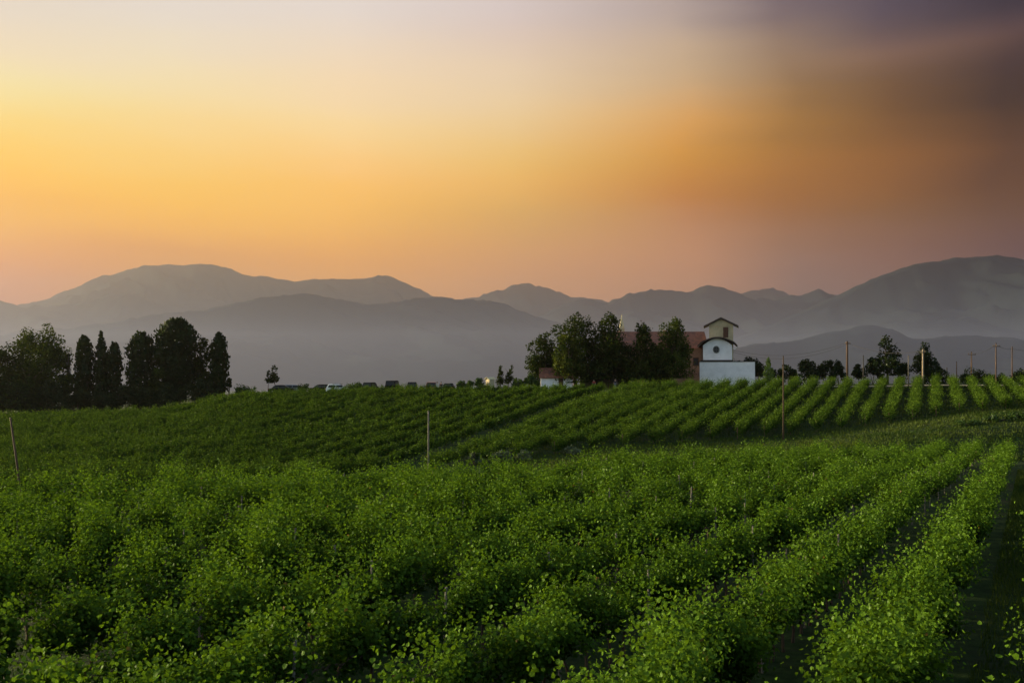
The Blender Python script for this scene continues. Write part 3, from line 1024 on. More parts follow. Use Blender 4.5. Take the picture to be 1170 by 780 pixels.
# ------------------------------------------------------------------ trees
def crown_points(kind, h, w, n, rng, seed):
    """points in a crown of height h (z 0..h) and width w, and outward directions"""
    if kind in ('cypress', 'column', 'oval'):
        t = rng.uniform(0, 1, n * 2)
        if kind == 'cypress':
            pr = np.minimum(1.0, (t + 0.06) * 4) ** 0.5 * (1 - np.clip((t - 0.35) / 0.67, 0, 1) ** 1.7) ** 0.75
        elif kind == 'column':
            pr = np.minimum(1.0, (t + 0.05) * 4) ** 0.5 * (1 - np.clip((t - 0.5) / 0.52, 0, 1) ** 3) ** 0.8
        else:
            pr = np.minimum(1.0, (t + 0.2) * 1.5) ** 0.8 * np.sqrt(np.clip(1 - np.clip((t - 0.55) / 0.46, 0, 1) ** 2.3, 0, 1))
        keep = rng.random(len(t)) < pr + 0.12
        t, pr = t[keep][:n], pr[keep][:n]
        th = rng.uniform(0, 2 * math.pi, len(t))
        lump = 0.62 + 0.5 * vnoise(th * 1.6 + seed, t * h / (w * 0.55), seed) + 0.60 * (vnoise(th * 5, t * h / (w * 0.16), seed + 4) - 0.3)
        r = 0.58 * w * pr * lump * rng.uniform(0.1, 1, len(t)) ** 0.45
        P = np.stack([r * np.cos(th), r * np.sin(th), t * h + rng.normal(0, 0.1, len(t))], 1)
        O = np.stack([np.cos(th), np.sin(th), np.full(len(t), 0.35)], 1)
        return P, O
    # broad crowns: many overlapping lobes of uneven size
    nl = 26 if kind == 'broad' else 30
    cs, rs = [], []
    for a in range(nl):
        z = rng.uniform(0.10, 0.90) if kind == 'broad' else 0.08 + 0.9 * (a + rng.random()) / nl
        rr = 0.5 * w * math.sqrt(max(0.05, 1 - ((z - 0.42) / 0.62) ** 2))
        if kind == 'tapered':
            rr = 0.5 * w * max(0.10, min(1, (1.06 - z) * 1.3)) ** 0.65
        th = rng.uniform(0, 6.283)
        q = rng.uniform(0.2, 0.78) * rr
        lr = rng.uniform(0.17, 0.32) * w * (1.15 - 0.75 * z)
        cs.append((q * math.cos(th), q * math.sin(th) * 0.9, z * h))
        rs.append(min(lr, 0.4 * h))
    cs.append((rng.normal(0, 0.04) * w, 0, h * 0.93))
    rs.append(0.085 * w)
    cs, rs = np.array(cs), np.array(rs)
    pick = rng.choice(len(rs), n, p=rs ** 2.2 / np.sum(rs ** 2.2))
    d = unit(rng.normal(0, 1, (n, 3)))
    lump = 0.8 + 0.45 * vnoise(d[:, 0] * 3 + pick, d[:, 2] * 3 + pick * 7, seed)
    P = cs[pick] + d * (rs[pick] * lump * rng.uniform(0.2, 1, n) ** 0.45)[:, None]
    P[:, 2] = np.clip(P[:, 2], 0.02 * h, None)
    return P, d + np.array([0, 0, 0.25])


def tree(name, label, cat, u, vtop, wpx, Y, kind='broad', mat='tree', group=None, leaf=0.34, n=None, trunk=0.25, tint=0.0, lean=0.0, trunk_r=None, base=None):
    g = pix(u, HOR, Y)
    zb = H1(g.x, Y) if base is None else base
    zt = pix(u, vtop, Y).z
    h = zt - zb
    w = wpx / F * Y
    seed = int(u * 7 + vtop)
    rng = np.random.default_rng(seed)
    root = empty(name, (g.x, Y, zb))
    cb = h * trunk
    ch = h - cb
    if n is None:
        n = int(min(18000, max(500, 9.0 * w * ch / leaf ** 2)))
    P, O = crown_points(kind, ch, w, n, rng, seed)
    P[:, 2] += cb
    if lean:
        P[:, 0] += lean * (P[:, 2] / h) ** 1.5
    nn = len(P)
    if kind in ('cypress', 'column', 'oval'):
        A = np.array([0, 0, 1.0]) * 1.6 + rng.normal(0, 0.5, (nn, 3)) + O * 0.4
        sz = 1.15 * leaf * rng.uniform(0.7, 1.6, nn)
        Nn = O + rng.normal(0, 0.5, (nn, 3))
    else:
        A = rng.normal(0, 1, (nn, 3)) + O * 0.5
        sz = leaf * rng.uniform(0.6, 1.35, nn)
        Nn = O * 0.8 + rng.normal(0, 0.7, (nn, 3)) + np.array([0, 0, 0.3])
    clump = vnoise(P[:, 0] / 0.9 + seed, P[:, 2] / 0.9, seed + 2)
    ti = np.clip(0.1 + 0.55 * clump + rng.normal(0, 0.15, nn) + tint, 0, 0.92)
    me = leaves_mesh('crown', P, A, Nn, sz, ti, False, M[mat])
    link_mesh('crown', me, root)
    tr = trunk_r or max(0.06, 0.022 * h)
    b = MB()
    pts = [(0, 0, -0.3), (rng.normal(0, 0.03) * h, 0, 0.25 * h), (rng.normal(0, 0.03) * h + lean * 0.3, rng.normal(0, 0.02) * h, 0.55 * h), (lean * 0.75, 0, 0.86 * h)]
    b.tube(pts, [tr * 1.25, tr, tr * 0.6, tr * 0.12], 7)
    if kind not in ('cypress', 'column', 'oval'):
        for a in range(6):
            z0 = rng.uniform(max(0.15, trunk * 0.8), 0.6) * h
            th = rng.uniform(0, 6.28)
            e = Vector((math.cos(th) * 0.34 * w, math.sin(th) * 0.34 * w, min(h * 0.9, z0 + 0.28 * h)))
            s_ = Vector((lean * z0 / h * 0.6, 0, z0))
            b.tube([s_, s_.lerp(e, 0.5) + Vector((0, 0, 0.04 * h)), e], [tr * 0.5, tr * 0.33, tr * 0.08], 5)
    b.build('trunk', M['bark'], root, smooth=True)
    tag(root, label, cat, group)
    return root


def shrub(label, u, vtop, wpx, Y, mat='shrub', name='shrub', cat='shrub', group=None, leaf=0.26, n=None, tint=0.0, kind='round', base=None):
    """low bush whose leaves reach the ground"""
    g = pix(u, HOR, Y)
    zb = H1(g.x, Y) if base is None else base
    h = max(0.8, pix(u, vtop, Y).z - zb)
    w = wpx / F * Y
    seed = int(u * 13 + vtop * 3)
    rng = np.random.default_rng(seed)
    root = empty(name, (g.x, Y, zb))
    if n is None:
        n = int(min(9000, max(350, 8 * w * h / leaf ** 2)))
    cs, rs = [], []
    for a in range(9):
        q = rng.uniform(-0.36, 0.36)
        hh = h * (1 - 1.6 * q * q) * rng.uniform(0.5, 0.95)
        r0 = min(rng.uniform(0.16, 0.30) * w, 0.42 * h)
        cs.append((q * w, rng.uniform(-0.25, 0.25) * w, max(r0 * 0.5, hh - r0)))
        rs.append(r0)
    cs, rs = np.array(cs), np.array(rs)
    pick = rng.integers(0, len(rs), n)
    d = unit(rng.normal(0, 1, (n, 3)))
    P = cs[pick] + d * (rs[pick] * (0.75 + 0.5 * vnoise(d[:, 0] * 3 + pick, d[:, 2] * 3, seed)) * rng.uniform(0.2, 1, n) ** 0.45)[:, None]
    P[:, 2] = np.where(P[:, 2] < 0.04, rng.uniform(0.04, 0.5 * h, n), P[:, 2])
    Nn = d * 0.8 + rng.normal(0, 0.6, (n, 3)) + np.array([0, 0, 0.4])
    clump = vnoise(P[:, 0] / 0.5 + seed, P[:, 2] / 0.5, seed + 2)
    ti = np.clip(0.12 + 0.5 * clump + rng.normal(0, 0.15, n) + tint, 0, 0.92)
    me = leaves_mesh('leaves', P, rng.normal(0, 1, (n, 3)) + d * 0.5, Nn, leaf * rng.uniform(0.6, 1.35, n), ti, False, M[mat])
    link_mesh('leaves', me, root)
    b = MB()
    for a in range(4):
        e = Vector(cs[a]) * 0.9
        b.tube([(0, 0, -0.1), (e.x * 0.4, e.y * 0.4, e.z * 0.6), tuple(e)], [0.06, 0.045, 0.02], 5)
    b.build('branch', M['bark'], root)
    tag(root, label, cat, group)
    return root


GL = 'trees in the dark grove on the left'
tree('broad_tree', 'dark tree at the left edge of the grove, half out of the frame', 'tree', -8, 396, 62, 168, 'broad', 'tree', GL, trunk=0.06)
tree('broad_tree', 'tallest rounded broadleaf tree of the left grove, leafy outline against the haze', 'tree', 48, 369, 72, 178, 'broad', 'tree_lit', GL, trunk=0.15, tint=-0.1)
tree('broad_tree', 'lower spreading tree in front of the rounded broadleaf at the left', 'tree', 34, 394, 92, 170, 'broad', 'tree', GL, trunk=0.04)
tree('twiggy_tree', 'thin sparse tree with bare twigs left of the first cypress', 'tree', 78, 393, 11, 175, 'broad', 'tree', GL, n=260, trunk=0.35)
shrub('dark bush under the thin twiggy tree in the left grove', 76, 411, 18, 172, 'cypress', group='bushes under the left grove')
tree('cypress_tree', 'blunt topped cypress, leftmost of the three slim cypresses', 'cypress', 96, 383, 18, 172, 'column', 'cypress', 'slim cypresses in the left grove', trunk=0.02)
tree('cypress_tree', 'slimmest pointed cypress, middle one of the three slim cypresses', 'cypress', 115, 379, 14, 172, 'cypress', 'cypress', 'slim cypresses in the left grove', trunk=0.02)
tree('cypress_tree', 'ragged topped cypress, rightmost of the three slim cypresses', 'cypress', 130, 391, 16, 172, 'column', 'cypress', 'slim cypresses in the left grove', trunk=0.02)
tree('conical_tree', 'round topped evergreen left of the large oval tree', 'tree', 161, 380, 31, 171, 'column', 'cypress', GL, trunk=0.03)
tree('oval_tree', 'large dense oval evergreen rising highest in the left grove', 'tree', 202, 364, 46, 173, 'oval', 'cypress', GL, trunk=0.05, leaf=0.3)
tree('broad_tree', 'green tree between the large oval evergreen and the last column', 'tree', 231, 386, 35, 175, 'tapered', 'tree', GL, trunk=0.05)
tree('columnar_tree', 'irregular dark column tree at the right end of the left grove', 'tree', 250, 381, 19, 171, 'column', 'cypress', GL, trunk=0.03)
shrub('small dark upright bush just right of the left grove', 262, 430, 8, 170, 'cypress', group='bushes under the left grove')
for u_, v_, w_, m_, lab in ((12, 425, 60, 'cypress', 'dark undergrowth bush at the foot of the left edge tree'),
                       (60, 430, 60, 'cypress', 'dark undergrowth bush below the rounded broadleaf tree'),
                       (88, 432, 34, 'cypress', 'dark bush at the foot of the leftmost slim cypress'),
                       (145, 434, 26, 'cypress', 'dark bush between the ragged cypress and the round topped evergreen'),
                       (180, 416, 26, 'tree', 'leafy bush against the left side of the large oval evergreen'),
                       (182, 432, 60, 'cypress', 'low dark bush in front of the large oval evergreen'),
                       (118, 440, 40, 'cypress', 'low dark bush in front of the three slim cypresses'),
                       (232, 428, 50, 'cypress', 'low dark bush at the foot of the last column tree')):
    shrub(lab, u_, v_, w_, 167, m_, group='bushes under the left grove')

GC = 'small trees along the crest'
tree('young_tree', 'tiny thin young tree left of its fuller twin on the crest', 'tree', 307, 422, 8, 171, 'broad', 'tree', GC, n=240, trunk=0.45, leaf=0.26, trunk_r=0.05)
tree('young_tree', 'fuller young tree on the crest left of the parked cars', 'tree', 314, 416, 12, 172, 'broad', 'tree', GC, n=520, trunk=0.36, leaf=0.28, trunk_r=0.06)
tree('young_tree', 'slender upright young tree right of the pale hut', 'tree', 572, 417, 10, 172, 'tapered', 'tree', GC, n=420, trunk=0.25, leaf=0.28, trunk_r=0.06)
tree('leaning_tree', 'young tree bending to the right beside the slender upright one', 'tree', 580, 417, 11, 172, 'tapered', 'tree', GC, n=420, trunk=0.3, leaf=0.28, lean=0.9, trunk_r=0.07)
GB = 'bushes along the crest'
for u_, v_, w_, lab in ((280, 436, 22, 'low bush on the crest right of the left grove'), (346, 434, 14, 'low bush right of the grey parked car on the crest'),
                   (405, 434, 22, 'rounded green bush between the white car and the black van'), (528, 430, 12, 'small dark bush right of the last parked car'),
                   (538, 432, 10, 'middle bush of three left of the pale hut'), (548, 430, 14, 'leafy bush just left of the pale hut'),
                   (592, 428, 16, 'bush right of the leaning young tree'), (603, 424, 16, 'taller green bush left of the red roofed shed'),
                   (611, 429, 12, 'small bush touching the red roofed shed')):
    shrub(lab, u_, v_, w_, 170.5, 'shrub', group=GB)

GT = 'leafy trees in front of the church'
tree('broad_tree', 'dark tree at the left end of the church tree group', 'tree', 624, 378, 46, 180, 'broad', 'tree', GT, trunk=0.06)
tree('broad_tree', 'tallest dark tree behind the lighter green one by the church', 'tree', 658, 356, 60, 182, 'broad', 'tree', GT, trunk=0.15, leaf=0.36)
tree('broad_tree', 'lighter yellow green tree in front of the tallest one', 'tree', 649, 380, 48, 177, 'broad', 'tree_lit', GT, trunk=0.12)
tree('broad_tree', 'dark double topped tree left of the long tiled roof', 'tree', 697, 360, 54, 179, 'tapered', 'tree', GT, trunk=0.12, leaf=0.36)
tree('broad_tree', 'dark filler tree between the light green and the double topped tree', 'tree', 680, 380, 46, 181, 'broad', 'tree', GT, trunk=0.12)
tree('broad_tree', 'low dark tree filling the gap below the left part of the long roof', 'tree', 717, 394, 34, 179, 'broad', 'tree', GT, trunk=0.06)
tree('broad_tree', 'low dark tree filling the gap below the middle of the long roof', 'tree', 753, 396, 34, 179, 'broad', 'tree', GT, trunk=0.06)
tree('broad_tree', 'narrow topped tree in front of the middle of the long roof', 'tree', 736, 371, 56, 177, 'tapered', 'tree', GT, trunk=0.12)
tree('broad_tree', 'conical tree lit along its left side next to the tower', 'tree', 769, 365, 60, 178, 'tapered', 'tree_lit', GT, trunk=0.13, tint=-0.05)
shrub('dark ivy bush arching behind the right end of the white wall', 853, 402, 36, 188, 'cypress', name='ivy_bush', group=None, leaf=0.3)
shrub('dark ivy hanging at the outer right end of the white wall', 866, 411, 13, 184, 'cypress', name='ivy_bush', leaf=0.28)
tree('young_conifer', 'slim pale green young conifer right of the white wall', 'tree', 878, 409, 9, 176, 'cypress', 'young', None, n=500, trunk=0.05, leaf=0.25)

GR = 'dark bushes along the crest on the right'
for u_, v_, w_, lab in ((887, 414, 16, 'small dark bush right of the pale young conifer'), (901, 411, 18, 'dark bush behind the thin tall foreground pole'),
                   (922, 406, 28, 'rounded dark bush between the thin pole and the wooden pole, leftmost pair'), (945, 406, 24, 'dark bush left of the wooden power pole'),
                   (958, 409, 18, 'dark bush touching the left side of the wooden power pole'), (982, 412, 18, 'low dark bush behind the short dark post'),
                   (997, 406, 20, 'dark bush left of the ragged pine'), (1031, 409, 22, 'dark bush between the ragged pine and the pale pole')):
    shrub(lab, u_, v_, w_, 181, 'cypress', group=GR, leaf=0.32)
tree('pine_tree', 'ragged open crowned pine on the crest left of the pale pole', 'tree', 1014, 384, 33, 180, 'tapered', 'cypress', None, n=1500, trunk=0.18, leaf=0.4)
tree('broad_tree', 'dark rounded tree directly behind the pale sunlit pole', 'tree', 1056, 390, 28, 182, 'broad', 'cypress', None, trunk=0.2)
shrub('dark spreading bush at the right foot of the rounded tree', 1068, 407, 28, 180, 'cypress', group=GR, leaf=0.32)
shrub('wide rounded dark hedge below the distant power poles', 1112, 417, 34, 181, 'cypress', name='hedge', cat='hedge', leaf=0.28)
shrub('low dark hedge right of the wide rounded hedge', 1136, 424, 26, 182, 'cypress', name='hedge', cat='hedge', leaf=0.28)
shrub('dark hedge at the right edge of the crest', 1166, 418, 26, 181, 'cypress', name='hedge', cat='hedge', leaf=0.28)

GS = 'grey green bushes between the two fields'
for u_, v_, w_, Y_, lab in ((541, 513, 20, 98, 'grey green bush, leftmost of those below the far slope'), (573, 511, 22, 99, 'grey green bush, second of those below the far slope'),
                       (598, 511, 18, 100, 'small grey green bush at the foot of the grassy lane'), (655, 506, 22, 103, 'round grey green bush standing alone right of the lane')):
    shrub(lab, u_, v_, w_, Y_, 'sage', group=GS, leaf=0.16)

# brush along the right bank
for u_, v_, w_, Y_, lab in ((1105, 476, 34, 111, 'low tangled brush on the bank above the near field, left clump'), (1140, 470, 40, 112, 'low tangled brush on the bank, between two others'),
                       (1172, 468, 40, 112, 'low tangled brush on the bank at the right edge')):
    shrub(lab, u_, v_, w_, Y_, 'shrub', name='brush', group='brush on the right bank', leaf=0.2)


# ------------------------------------------------------------------ grass on the bank and lane
def build_grass():
    rng = np.random.default_rng(77)
    n = 90000
    u = rng.uniform(560, 1230, n)
    Y = rng.uniform(62, 122, n)
    x = (u - 585) / F * Y
    ye = np.interp(u, NEAR_END[0], NEAR_END[1])
    foot = np.interp(u, FOOT[0], FOOT[1])
    ok = (Y > ye + 0.3) & (Y < foot + 1)
    x, Y = x[ok], Y[ok]
    # lane between the blocks and inter-row grass on the right slope
    n2 = 60000
    s = rng.uniform(95, 190, n2)
    o = LANE + rng.uniform(-72, 6, n2)
    x2 = P2[0] * o + D2[0] * s
    y2 = P2[1] * o + D2[1] * s
    u2 = 585 + F * x2 / y2
    ok = (y2 > np.interp(u2, FOOT[0], FOOT[1]) - 1) & (y2 < 163) & (u2 < 1230) & (u2 > 560)
    x, Y = np.concatenate([x, x2[ok]]), np.concatenate([Y, y2[ok]])
    # the alley right of the last near row
    n3 = 18000
    s = rng.uniform(8, 95, n3)
    o = rng.uniform(-1.6, 1.2, n3)
    x = np.concatenate([x, PERP[0] * o + DIR[0] * s])
    Y = np.concatenate([Y, PERP[1] * o + DIR[1] * s])
    m = len(x)
    dist = np.sqrt(x * x + Y * Y)
    hgt = rng.uniform(0.10, 0.32, m) * (0.7 + 0.8 * vnoise(x * 0.4, Y * 0.4, 5))
    wd = np.clip(dist * 0.0006, 0.012, 0.08)
    th = rng.uniform(0, 2 * math.pi, m)
    z = H(x, Y)
    a = np.stack([np.cos(th) * wd, np.sin(th) * wd, np.zeros(m)], 1)
    p = np.stack([x, Y, z - 0.02], 1)
    tip = p + np.stack([rng.normal(0, 0.12, m) * hgt * 2, rng.normal(0, 0.12, m) * hgt * 2, hgt], 1)
    V = np.stack([p - a, p + a, tip], 1).reshape(-1, 3)
    q = np.arange(m * 3).reshape(-1, 3)
    patch = vnoise(x * 0.12, Y * 0.3, 9)
    ti = np.clip(0.15 + 0.75 * patch + rng.normal(0, 0.15, m), 0, 0.92)
    o_ = link_mesh('grass', mesh_np('grass', V, q, ti, M['grass']))
    tag(o_, kind='stuff')


build_grass()


# ------------------------------------------------------------------ buildings
def at(u, v, Y):
    p = pix(u, v, Y)
    return p.x, p.z


YB = 186.0
GZ = H1(at(800, 430, YB)[0], YB)


def gable_roof(b, x0, x1, y0, y1, ze, zr, th=0.14, over=0.5, axis_x=True):
    """pitched roof slab with its ridge along x (axis_x) or y"""
    if axis_x:
        ym = (y0 + y1) / 2
        s = (zr - ze) / (ym - y0)
        poly = [(y0 - over, ze - s * over), (ym, zr), (y1 + over, ze - s * over), (y1 + over, ze - s * over + th), (ym, zr + th), (y0 - over, ze - s * over + th)]
        b.prism(poly, x0 - 0.3, x1 + 0.3, axis='x')
    else:
        xm = (x0 + x1) / 2
        s = (zr - ze) / (xm - x0)
        poly = [(x0 - over, ze - s * over), (xm, zr), (x1 + over, ze - s * over), (x1 + over, ze - s * over + th), (xm, zr + th), (x0 - over, ze - s * over + th)]
        b.prism(poly, y0 - 0.45, y1 + 0.45, axis='y')


def church():
    root = empty('chapel', (0, 0, 0))
    # white gabled front
    xl, ze = at(803.5, 394.5, YB)
    xr, _ = at(836, 394.5, YB)
    _, za = at(819, 386.5, YB)
    zb = GZ - 0.3
    n = 14
    xm = (xl + xr) / 2
    arc = [(xl + (xr - xl) * k / n, ze + (za - ze) * (1 - abs(2 * k / n - 1) ** 1.8)) for k in range(n + 1)]
    poly = [(xl, zb)] + arc + [(xr, zb)]
    MB().prism(poly, YB, YB + 9).build('wall', M['white_wall'], root)
    # low curved roof with deep dark eaves
    ov = 1.0
    sc = (xr - xl + 2 * ov) / (xr - xl)
    out = [(xm + (a[0] - xm) * sc, a[1] + 0.03 - (0.28 if k in (0, n) else 0.0)) for k, a in enumerate(arc)]
    top = [(a[0], a[1] + 0.17) for a in out]
    rf = MB().prism(out + top[::-1], YB - 0.75, YB + 9.3).build('roof', M['eave'], root)
    tl = MB().prism([(a[0], a[1] + 0.002) for a in top] + [(a[0], a[1] + 0.09) for a in top[::-1]], YB - 0.7, YB + 9.25).build('roof_tiles', M['darktiles'], rf)
    # round window
    xc, zc = at(818.4, 399.3, YB)
    r0 = 0.62
    ring = []
    win = MB()
    vs, fs = [], []
    nn = 28
    for k in range(nn):
        t = 2 * math.pi * k / nn
        for (r, y) in ((r0, YB - 0.003), (r0, YB - 0.09), (r0 - 0.16, YB - 0.09), (r0 - 0.16, YB - 0.003)):
            vs.append((xc + r * math.cos(t), y, zc + 1.12 * r * math.sin(t)))
    for k in range(nn):
        for q in range(4):
            a, b_ = k * 4 + q, k * 4 + (q + 1) % 4
            c, d = ((k + 1) % nn) * 4 + (q + 1) % 4, ((k + 1) % nn) * 4 + q
            fs.append((a, b_, c, d))
    win.add(vs, fs)
    w = win.build('round_window', M['stone'], root)
    pane = MB()
    pane.prism([(xc + (r0 - 0.14) * math.cos(2 * math.pi * k / nn), zc + 1.12 * (r0 - 0.14) * math.sin(2 * math.pi * k / nn)) for k in range(nn)], YB - 0.05, YB - 0.004)
    pane.build('pane', M['glassdark'], w)
    bars = MB()
    bars.box(xc - 0.03, xc + 0.03, YB - 0.075, YB - 0.052, zc - 0.5, zc + 0.5)
    bars.box(xc - 0.47, xc - 0.031, YB - 0.075, YB - 0.052, zc - 0.03, zc + 0.03)
    bars.box(xc + 0.031, xc + 0.47, YB - 0.075, YB - 0.052, zc - 0.03, zc + 0.03)
    bars.build('glazing_bar', M['stone'], w)
    # downpipe bracket at the right eave
    MB().tube([(xr + 0.9, YB - 0.5, ze - 0.25), (xr + 0.55, YB - 0.3, ze - 0.75), (xr + 0.12, YB - 0.1, ze - 0.55)], 0.06, 6).build('gutter_pipe', M['whitepaint'], root)
    # dark cornice between the front and the low wing
    x0, z0 = at(803.2, 413.7, YB - 1.2)
    x1, z1 = at(838, 410.5, YB - 1.2)
    MB().box(x0 - 0.1, x1 + 0.1, YB - 1.3, YB - 0.01, z0, z0 + 0.42).build('cornice', M['eave'], root)
    # tower behind
    YT = YB + 3.2
    a0, zt = at(806, 371, YT)
    a1, _ = at(833, 371, YT)
    _, zap = at(818.5, 364.6, YT)
    tm = (a0 + a1) / 2
    tw = MB()
    tw.prism([(a0, zb), (a0, zt), (tm, zap), (a1, zt), (a1, zb)], YT, YT + 4.2)
    t_ = tw.build('tower', M['cream_wall'], root)
    r_ = MB()
    gable_roof(r_, a0, a1, YT, YT + 4.2, zt + 0.02, zap + 0.08, 0.22, 1.0, False)
    r_.build('tower_roof', M['eave'], t_)
    rt = MB()
    gable_roof(rt, a0, a1, YT + 0.04, YT + 4.16, zt + 0.245, zap + 0.305, 0.07, 0.96, False)
    rt.build('tower_tiles', M['darktiles'], t_)
    wx0, wz0 = at(822.5, 385, YT)
    wx1, wz1 = at(827, 374.5, YT)
    wn = MB().box(wx0 - 0.1, wx1 + 0.1, YT - 0.05, YT - 0.003, wz0 - 0.1, wz1 + 0.12).build('bell_opening', M['brownwood'], t_)
    MB().box(a0 - 0.02, a1 + 0.02, YT - 0.1, YT - 0.004, zt - 0.28, zt - 0.1).build('string_course', M['cream_wall'], t_)
    tag(root, 'white gabled chapel front with round window and cream tower behind', 'chapel')

    # low white wing
    wing = empty('white_wing', (0, 0, 0))
    xa, ztop = at(801.5, 413.4, YB - 1.3)
    xb, _ = at(863, 413.4, YB - 1.3)
    MB().box(xa, xb, YB - 1.31 - 0.35, YB - 1.31, GZ - 0.5, ztop).build('wall', M['white_wall'], wing)
    cp = MB().box(xa - 0.08, xb + 0.08, YB - 1.31 - 0.42, YB - 1.31 + 0.06 - 0.07, ztop + 0.003, ztop + 0.16)
    cp.build('coping', M['eave'], wing)
    tag(wing, 'long low white garden wall with dark coping below the chapel', 'wall')

    # long building with terracotta roof
    long_ = empty('long_building', (0, 0, 0))
    Y1 = YB + 5.5
    lx, zr = at(690, 379.6, Y1 + 4)
    rx, _ = at(803, 379.6, Y1 + 4)
    _, zev = at(700, 396.0, Y1)
    MB().box(lx, rx, Y1, Y1 + 8, GZ - 0.5, zev).build('wall', M['brick'], long_)
    r2 = MB()
    gable_roof(r2, lx, rx, Y1, Y1 + 8, zev + 0.004, zr, 0.16, 0.6, True)
    rf2 = r2.build('roof', M['tiles'], long_)
    cx, _ = at(760, 380, Y1 + 5.5)
    MB().box(cx - 0.35, cx + 0.35, Y1 + 5.2, Y1 + 5.9, zr - 1.6, zr + 0.5).build('chimney', M['brick'], rf2)
    MB().box(lx + 0.003, rx, Y1 - 0.012, Y1 - 0.002, GZ - 0.4, GZ + 2.6).build('plaster_base', M['pink_wall'], long_)
    for k, uw in enumerate((712, 726, 741, 755, 768, 781, 795)):
        wx, _ = at(uw, 400, Y1)
        zc_ = (zev + GZ) / 2 + 0.9
        f_ = MB().box(wx - 0.55, wx + 0.55, Y1 - 0.09, Y1 - 0.014, zc_ - 0.8, zc_ + 0.8).build('window', M['brownwood'], long_)
        MB().box(wx - 0.42, wx + 0.42, Y1 - 0.11, Y1 - 0.092, zc_ - 0.66, zc_ + 0.66).build('pane', M['glassdark'], f_)
    tag(long_, 'long brick building with terracotta tiled roof behind the trees', 'building')

    # stone garden wall under the trees
    gx0, gz1 = at(664, 425.5, 180)
    gx1, _ = at(756, 425.5, 180)
    gw = MB().box(gx0, gx1, 183.4, 183.8, H1(gx0, 183) - 0.5, gz1).build('stone_wall', M['stone'])
    tag(gw, 'low grey stone wall under the trees by the church', 'wall')
    # little shed with red tiles
    shed = empty('shed', (0, 0, 0))
    YS = 176.0
    sx0, sze = at(618, 430.3, YS)
    sx1, _ = at(653, 430.3, YS)
    _, szr = at(618, 420.8, YS + 2)
    szb = H1(sx0, YS) - 0.3
    MB().box(sx0, sx1, YS, YS + 4, szb, sze).build('wall', M['white_wall'], shed)
    rs = MB()
    gable_roof(rs, sx0, sx1, YS, YS + 4, sze + 0.004, szr, 0.12, 0.35, True)
    rs.build('roof', M['tiles'], shed)
    dx, _ = at(641, 430, YS)
    dr = MB().box(dx - 0.4, dx + 0.4, YS - 0.05, YS - 0.003, szb + 0.3, sze - 0.15).build('door', M['brownwood'], shed)
    MB().box(dx + 0.26, dx + 0.31, YS - 0.1, YS - 0.053, szb + 1.0, szb + 1.12).build('handle', M['iron'], dr)
    tag(shed, 'small white shed with red tiled roof left of the church trees', 'shed')

    # pale spire beyond the trees
    sp = empty('spire', (0, 0, 0))
    YP = 205
    px, pz0 = at(710.5, 377, YP)
    _, pz1 = at(711, 359.5, YP)
    _, pzm = at(711, 366, YP)
    hw = 0.5
    MB().box(px - hw, px + hw, YP - hw, YP + hw, H1(px, YP) - 0.5, pz0 + 0.4).build('shaft', M['cream_wall'], sp)
    c = MB()
    zc0 = pz0 + 0.403
    c.add([(px - hw, YP - hw, zc0), (px + hw, YP - hw, zc0), (px + hw, YP + hw, zc0), (px - hw, YP + hw, zc0), (px, YP, pzm + 1.0)],
          [(0, 1, 4), (1, 2, 4), (2, 3, 4), (3, 0, 4), (3, 2, 1, 0)])
    c.build('pinnacle', M['pale_stone'], sp)
    MB().tube([(px, YP, pzm), (px, YP, pz1)], [0.16, 0.07], 6).build('finial', M['pale_stone'], sp)
    tag(sp, 'pale yellow spire showing above the trees left of the long roof', 'spire')

    # pale hut on the crest
    YH = 171
    hp = pix(560, 433, YH)
    hut = empty('hut', (hp.x, YH, H1(hp.x, YH) - 0.1), R(-58))
    hh = hp.z - H1(hp.x, YH) + 0.1
    MB().prism([(-0.6, 0), (-0.6, hh), (0, hh + 0.3), (0.6, hh), (0.6, 0)], -0.5, 0.5).build('wall', M['cream_wall'], hut)
    rr = MB()
    gable_roof(rr, -0.6, 0.6, -0.3, 0.3, hh + 0.003, hh + 0.31, 0.05, 0.1, False)
    rr.build('roof', M['pale_stone'], hut)
    tag(hut, 'tiny pale hut catching the light on the crest', 'hut')


church()
PIV = Vector((at(819, 400, YB)[0], YB, 0))
for o in C.objects:
    if o.parent is None and o.name.split('.')[0] in ('chapel', 'white_wing'):
        rot = Matrix.Rotation(R(-12.5), 4, 'Z')
        o.location = PIV - rot @ PIV
        o.rotation_euler = (0, 0, R(-12.5))


